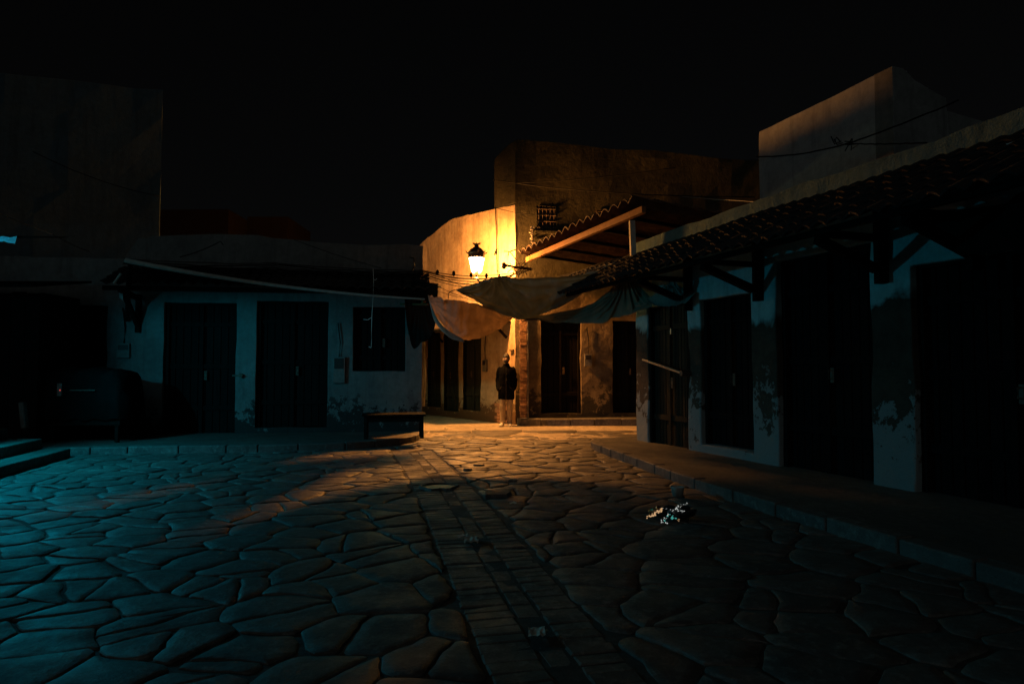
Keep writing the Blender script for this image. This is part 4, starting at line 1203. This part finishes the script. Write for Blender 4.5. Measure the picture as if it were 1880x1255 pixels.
    for s in (-1, 1):
        fx = .085 if s < 0 else .075; fy = -.06 if s < 0 else .02
        ox = s * (fx + .01); sp_ = .06 if s < 0 else -.02
        def ring(y, w, z0, z1, dx=0):
            return [Vector((ox + dx - w, y, z0)), Vector((ox + dx + w, y, z0)), Vector((ox + dx + w * .9, y, (z0 + z1) * .55)), Vector((ox + dx + w * .45, y, z1)), Vector((ox + dx - w * .45, y, z1)), Vector((ox + dx - w * .9, y, (z0 + z1) * .55))]
        bm = bmesh.new()
        sk = s * .14
        prism(bm, [[T_ @ p for p in ring(y, w, .026, z1, -(y - fy) * sk)] for y, w, z1 in ((fy + .085, .032, .09), (fy + .06, .04, .125), (fy - .0, .042, .13), (fy - .06, .045, .095), (fy - .12, .05, .075), (fy - .17, .043, .06), (fy - .195, .025, .04))])
        sh = build('shoe', bm, M['shoe'], root, smooth=True); m_ = sh.modifiers.new('s', 'SUBSURF'); m_.levels = 1; m_.render_levels = 2
        bm = bmesh.new()
        prism(bm, [[T_ @ p for p in ring(y, w, .0, .03, -(y - fy) * sk)] for y, w in ((fy + .09, .03), (fy + .06, .043), (fy, .046), (fy - .12, .054), (fy - .175, .045), (fy - .2, .026))])
        build('sole', bm, M['sole'], sh)
    # hair: a cap over the skull
    bm = bmesh.new()
    c = Vector((0, .004, 1.70)); seg = 20
    rings = []
    for i in range(7):
        ph = i / 6 * math.pi * .5
        rings.append([T_ @ (c + Vector((.088 * math.cos(ph) * math.cos(a), .102 * math.cos(ph) * math.sin(a) + .008, .103 * math.sin(ph) - (.045 if i == 0 and math.sin(a) > -.2 else (-.012 if i == 0 else 0)))) ) for a in [2*math.pi*k/seg for k in range(seg)]])
    rings[-1] = [T_ @ (c + Vector((.004 * math.cos(2*math.pi*k/seg), .004 * math.sin(2*math.pi*k/seg), .103))) for k in range(seg)]
    prism(bm, rings); build('hair', bm, M['hair'], root, smooth=True)
    bm = bmesh.new(); 
    loft(bm, [((0, -.045, 1.565), .03, .02), ((0, -.055, 1.58), .05, .04), ((0, -.05, 1.605), .06, .05), ((0, -.045, 1.625), .058, .05)], 14)
    build('beard', bm, M['hair'], root, smooth=True)
    for s in (-1, 1):
        bm = bmesh.new(); lathe(bm, [(.002, -.008), (.009, -.004), (.011, 0), (.009, .004), (.002, .008)], T_ @ Vector((s * .031, -.082, 1.678)), 10)
        ey = build('eye', bm, M['eye'], root)
        bm = bmesh.new(); bar(bm, T_ @ Vector((s * .014, -.092, 1.700)), T_ @ Vector((s * .052, -.08, 1.701)), .012, .009); build('eyebrow', bm, M['hair'], root)
    bm = bmesh.new(); bar(bm, T_ @ Vector((-.022, -.094, 1.618)), T_ @ Vector((.022, -.094, 1.618)), .01, .008); build('mouth', bm, M['skin'], root)
    return root
pf = G(930, 780)
person(Vector((pf.x, 17.0, .022)), math.radians(-6))

# ================================================================ SMALL THINGS ON THE GROUND
# manhole
MH = thing('manhole_cover', 'round iron drain cover with a broken pale rim in the brick path', 'manhole', (*G(806, 893).xy, .03))
c = G(806, 893, .03)
bm = bmesh.new(); lathe(bm, [(.19, -.02), (.19, .006), (.175, .008), (.17, 0), (.02, .0)], c, 28); build('lid', bm, M['iron'], MH)
bm = bmesh.new(); seg = 28
r0, r1, r2 = [], [], []
for k in range(seg):
    a = 2*math.pi*k/seg; ro = .25 + .06 * nz((math.cos(a)*2, math.sin(a)*2, 0), 1)
    r0.append(bm.verts.new(c + Vector((.195*math.cos(a), .195*math.sin(a), .012)))); r1.append(bm.verts.new(c + Vector(((ro-.03)*math.cos(a), (ro-.03)*math.sin(a), .018)))); r2.append(bm.verts.new(c + Vector((ro*math.cos(a), ro*math.sin(a), -.02))))
for k in range(seg):
    n = (k+1) % seg
    bm.faces.new((r0[k], r0[n], r1[n], r1[k])); bm.faces.new((r1[k], r1[n], r2[n], r2[k]))
build('rim', bm, M['kerb'], MH)
# loose slab
def chunk(name, label, cat, px, py, sx, sy, h, mat, rz=0, tilt=.1, seed=0, group=None, z=.03):
    random.seed(seed); c = G(px, py, z); bm = bmesh.new(); n = 7
    R = Matrix.Translation(c) @ Matrix.Rotation(rz, 4, 'Z') @ Matrix.Rotation(tilt, 4, 'X')
    ang = sorted(U(0, 2*math.pi) if k % 2 else k * 2 * math.pi / n for k in range(n))
    lo = [R @ Vector((sx * math.cos(a) * U(.75, 1), sy * math.sin(a) * U(.75, 1), 0)) for a in ang]
    prism(bm, [lo, [p + (c - p) * .1 + Vector((0, 0, h * U(.8, 1.1))) for p in lo]])
    return tag(build(name, bm, mat), label, cat, group)
chunk('loose_slab', 'loose tilted stone slab lying at the right edge of the brick path', 'slab', 912, 910, .2, .12, .04, M['flag'], .4, .15, 3)
chunk('stone_chip', 'small stone chip on the lit flagstones above the manhole', 'stone', 858, 863, .07, .05, .03, M['kerb'], 0, .1, 5)
chunk('stone_chip', 'dark stone chip beside the brick path top end', 'stone', 880, 855, .1, .05, .03, M['flag'], .3, .1, 6)
chunk('stone_chip', 'pale stone chip lying on the lit flagstones right of the loose slab', 'stone', 940, 884, .08, .05, .03, M['kerb'], .2, .1, 7)
def paper(label, px, py, w, d, mat, seed, z=.04, name='paper_scrap', cat='litter', h=.03):
    random.seed(seed); c = G(px, py, z); bm = bmesh.new(); nx, ny = 7, 5; V = []
    for j in range(ny):
        V.append([bm.verts.new(c + Vector(((i/(nx-1)-.5) * w + U(-.3, .3) * w / nx, (j/(ny-1)-.5) * d + U(-.3, .3) * d / ny, U(0, h)))) for i in range(nx)])
    for j in range(ny-1):
        for i in range(nx-1): bm.faces.new((V[j][i], V[j][i+1], V[j+1][i+1], V[j+1][i]))
    return tag(build(name, bm, mat, smooth=False), label, cat)
paper('torn tan paper scrap on the middle of the brick path', 866, 992, .11, .2, M['paper'], 2)
paper('smaller tan paper scrap left of the torn one on the brick path', 849, 986, .08, .05, M['paper'], 3)
paper('white scrap on the lit alley floor left of the man', 819, 787, .12, .12, M['paper'], 4)
paper('thin pale scrap on the alley floor in front of the man', 876, 787, .14, .08, M['paper'], 5, h=.015)
paper('white paper scrap on the ground before the corner house step', 1046, 798, .13, .12, M['paper'], 6)
paper('white crumpled paper on the threshold of the alley doors', 792, 750, .2, .2, M['paper'], 7, z=.2)
paper('tiny white scrap beside the brick path below the manhole', 942, 924, .07, .06, M['paper'], 8, h=.02)
paper('small brown leaf litter near the bottom of the brick path', 985, 1160, .09, .12, M['paper'], 9, h=.015)
paper('pale crumpled wrapper lying on the flagstones at the far right', 1790, 1017, .16, .1, M['paper'], 10)
# crumpled foil bag
FBG = thing('black_bag', 'crumpled black bag with glittering white, teal and gold specks on the flagstones', 'bag', (*G(1228, 947).xy, .03))
def crumple(c, rx, ry, h, n, mat, name, seed, parent=None, jag=.35):
    random.seed(seed); bm = bmesh.new()
    bmesh.ops.create_icosphere(bm, subdivisions=n, radius=1)
    for v in bm.verts:
        k = 1 + jag * noise.noise(v.co * 2.3 + Vector((seed, 0, 0))) + jag * .5 * U(-1, 1)
        v.co = Vector((c.x + v.co.x * rx * k, c.y + v.co.y * ry * k, c.z + max(0, v.co.z * .5 + .45) * h * k))
    return build(name, bm, mat, parent)
cb_ = G(1232, 950, .035)
crumple(cb_ + Vector((.03, 0, 0)), .19, .15, .10, 3, M['bag'], 'bag_body', 3, FBG)
crumple(G(1204, 946, .035), .07, .045, .07, 3, M['foil'], 'gold_foil', 4, FBG, .3)
M['glint_white'] = emis('white_glint', (.95, 1, .95), .6); M['glint_teal'] = emis('teal_glint', (.15, .8, .7), .4); M['glint_gold'] = emis('gold_glint', (1, .6, .3), .55)  # glints on the bag and foil put in as glowing beads
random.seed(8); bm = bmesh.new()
def glint_row(px0, py0, px1, py1, n, mi, sz, spread):
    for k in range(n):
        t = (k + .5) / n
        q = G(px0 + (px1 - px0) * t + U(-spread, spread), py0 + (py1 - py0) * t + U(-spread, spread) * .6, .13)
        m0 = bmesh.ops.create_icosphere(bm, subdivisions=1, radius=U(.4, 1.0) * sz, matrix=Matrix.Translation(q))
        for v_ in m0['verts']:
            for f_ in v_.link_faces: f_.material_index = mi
glint_row(1262, 923, 1236, 934, 14, 0, .0055, 4); glint_row(1236, 934, 1256, 940, 14, 0, .005, 4); glint_row(1218, 932, 1240, 938, 6, 0, .004, 4)
glint_row(1228, 942, 1214, 958, 9, 0, .0055, 3); glint_row(1212, 958, 1228, 959, 6, 0, .006, 2); glint_row(1226, 946, 1238, 950, 12, 1, .007, 5); glint_row(1219, 953, 1222, 956, 4, 1, .006, 2)
glint_row(1216, 934, 1190, 949, 44, 2, .0085, 3.2); glint_row(1243, 953, 1246, 955, 3, 2, .006, 2)
tag(build('glint_beads', bm, [M['glint_white'], M['glint_teal'], M['glint_gold']], FBG), kind='stuff')
# plastic tub
bm = bmesh.new(); c = G(1244, 911, .03)
lathe(bm, [(.055, 0), (.075, .1), (.08, .11), (.07, .1), (.05, .012)], c, 16)
tag(build('plastic_tub', bm, M['cup'], smooth=True), 'small pale plastic tub standing behind the glittering black bag', 'tub')

# ================================================================ LIGHT
def lamp(kind, name, loc, energy, col, size=.05, parent=None):
    l = bpy.data.lights.new(name, kind); l.energy = energy; l.color = col
    if kind == 'POINT': l.shadow_soft_size = size
    o = bpy.data.objects.new(name, l); o.location = loc; COL.objects.link(o)
    if parent is not None: o.parent = parent; o.matrix_parent_inverse = pinv(parent)
    return o
lamp('POINT', 'lantern_light', (lx, ly, zb + .10), 3000, (1, .365, .068), .13, LN)
lamp('POINT', 'tube_light', (TX, TY, TZ - .06), 330, (.0, .54, .78), .04, TL)
lamp('POINT', 'alley_light', (-1.72, 17.1, 2.82), 42, (.78, 1, .5), .03, GL)
lamp('POINT', 'awning_fill', (-7.75, 9.75, 3.15), 5, (.0, .62, .9), .03, TL)  # added fill light without a fixture, brightens the cyan awning sheet
sun = bpy.data.lights.new('sun', 'SUN'); sun.energy = .075; sun.angle = math.radians(50); sun.color = (.88, 1, .98)
so = bpy.data.objects.new('sun', sun); COL.objects.link(so)
d = Vector((.28, .88, -.5)); so.rotation_euler = d.to_track_quat('-Z', 'Y').to_euler()

w = bpy.data.worlds.new('World'); S.world = w; w.use_nodes = True
nt = w.node_tree; bg = nt.nodes['Background']
sky = nt.nodes.new('ShaderNodeTexSky'); sky.sky_type = 'NISHITA'; sky.sun_disc = False
sky.sun_elevation = math.radians(30); sky.sun_rotation = math.atan2(-d.x, -d.y)
hs = nt.nodes.new('ShaderNodeHueSaturation'); hs.inputs['Saturation'].default_value = .15
nt.links.new(sky.outputs[0], hs.inputs['Color']); nt.links.new(hs.outputs[0], bg.inputs['Color'])
bg.inputs['Strength'].default_value = .00035

cam = bpy.data.cameras.new('camera'); cam.sensor_width = 36; cam.lens = F / 1880 * 36; cam.clip_end = 1000
co = bpy.data.objects.new('camera', cam); co.location = (0, 0, CAMZ); co.rotation_euler = (math.radians(90) + PITCH, 0, 0)
COL.objects.link(co); S.camera = co
S.render.engine = 'CYCLES'
S.view_settings.view_transform = 'Standard'; S.view_settings.look = 'None'; S.view_settings.exposure = 0
S.render.resolution_x = 1024; S.render.resolution_y = 683
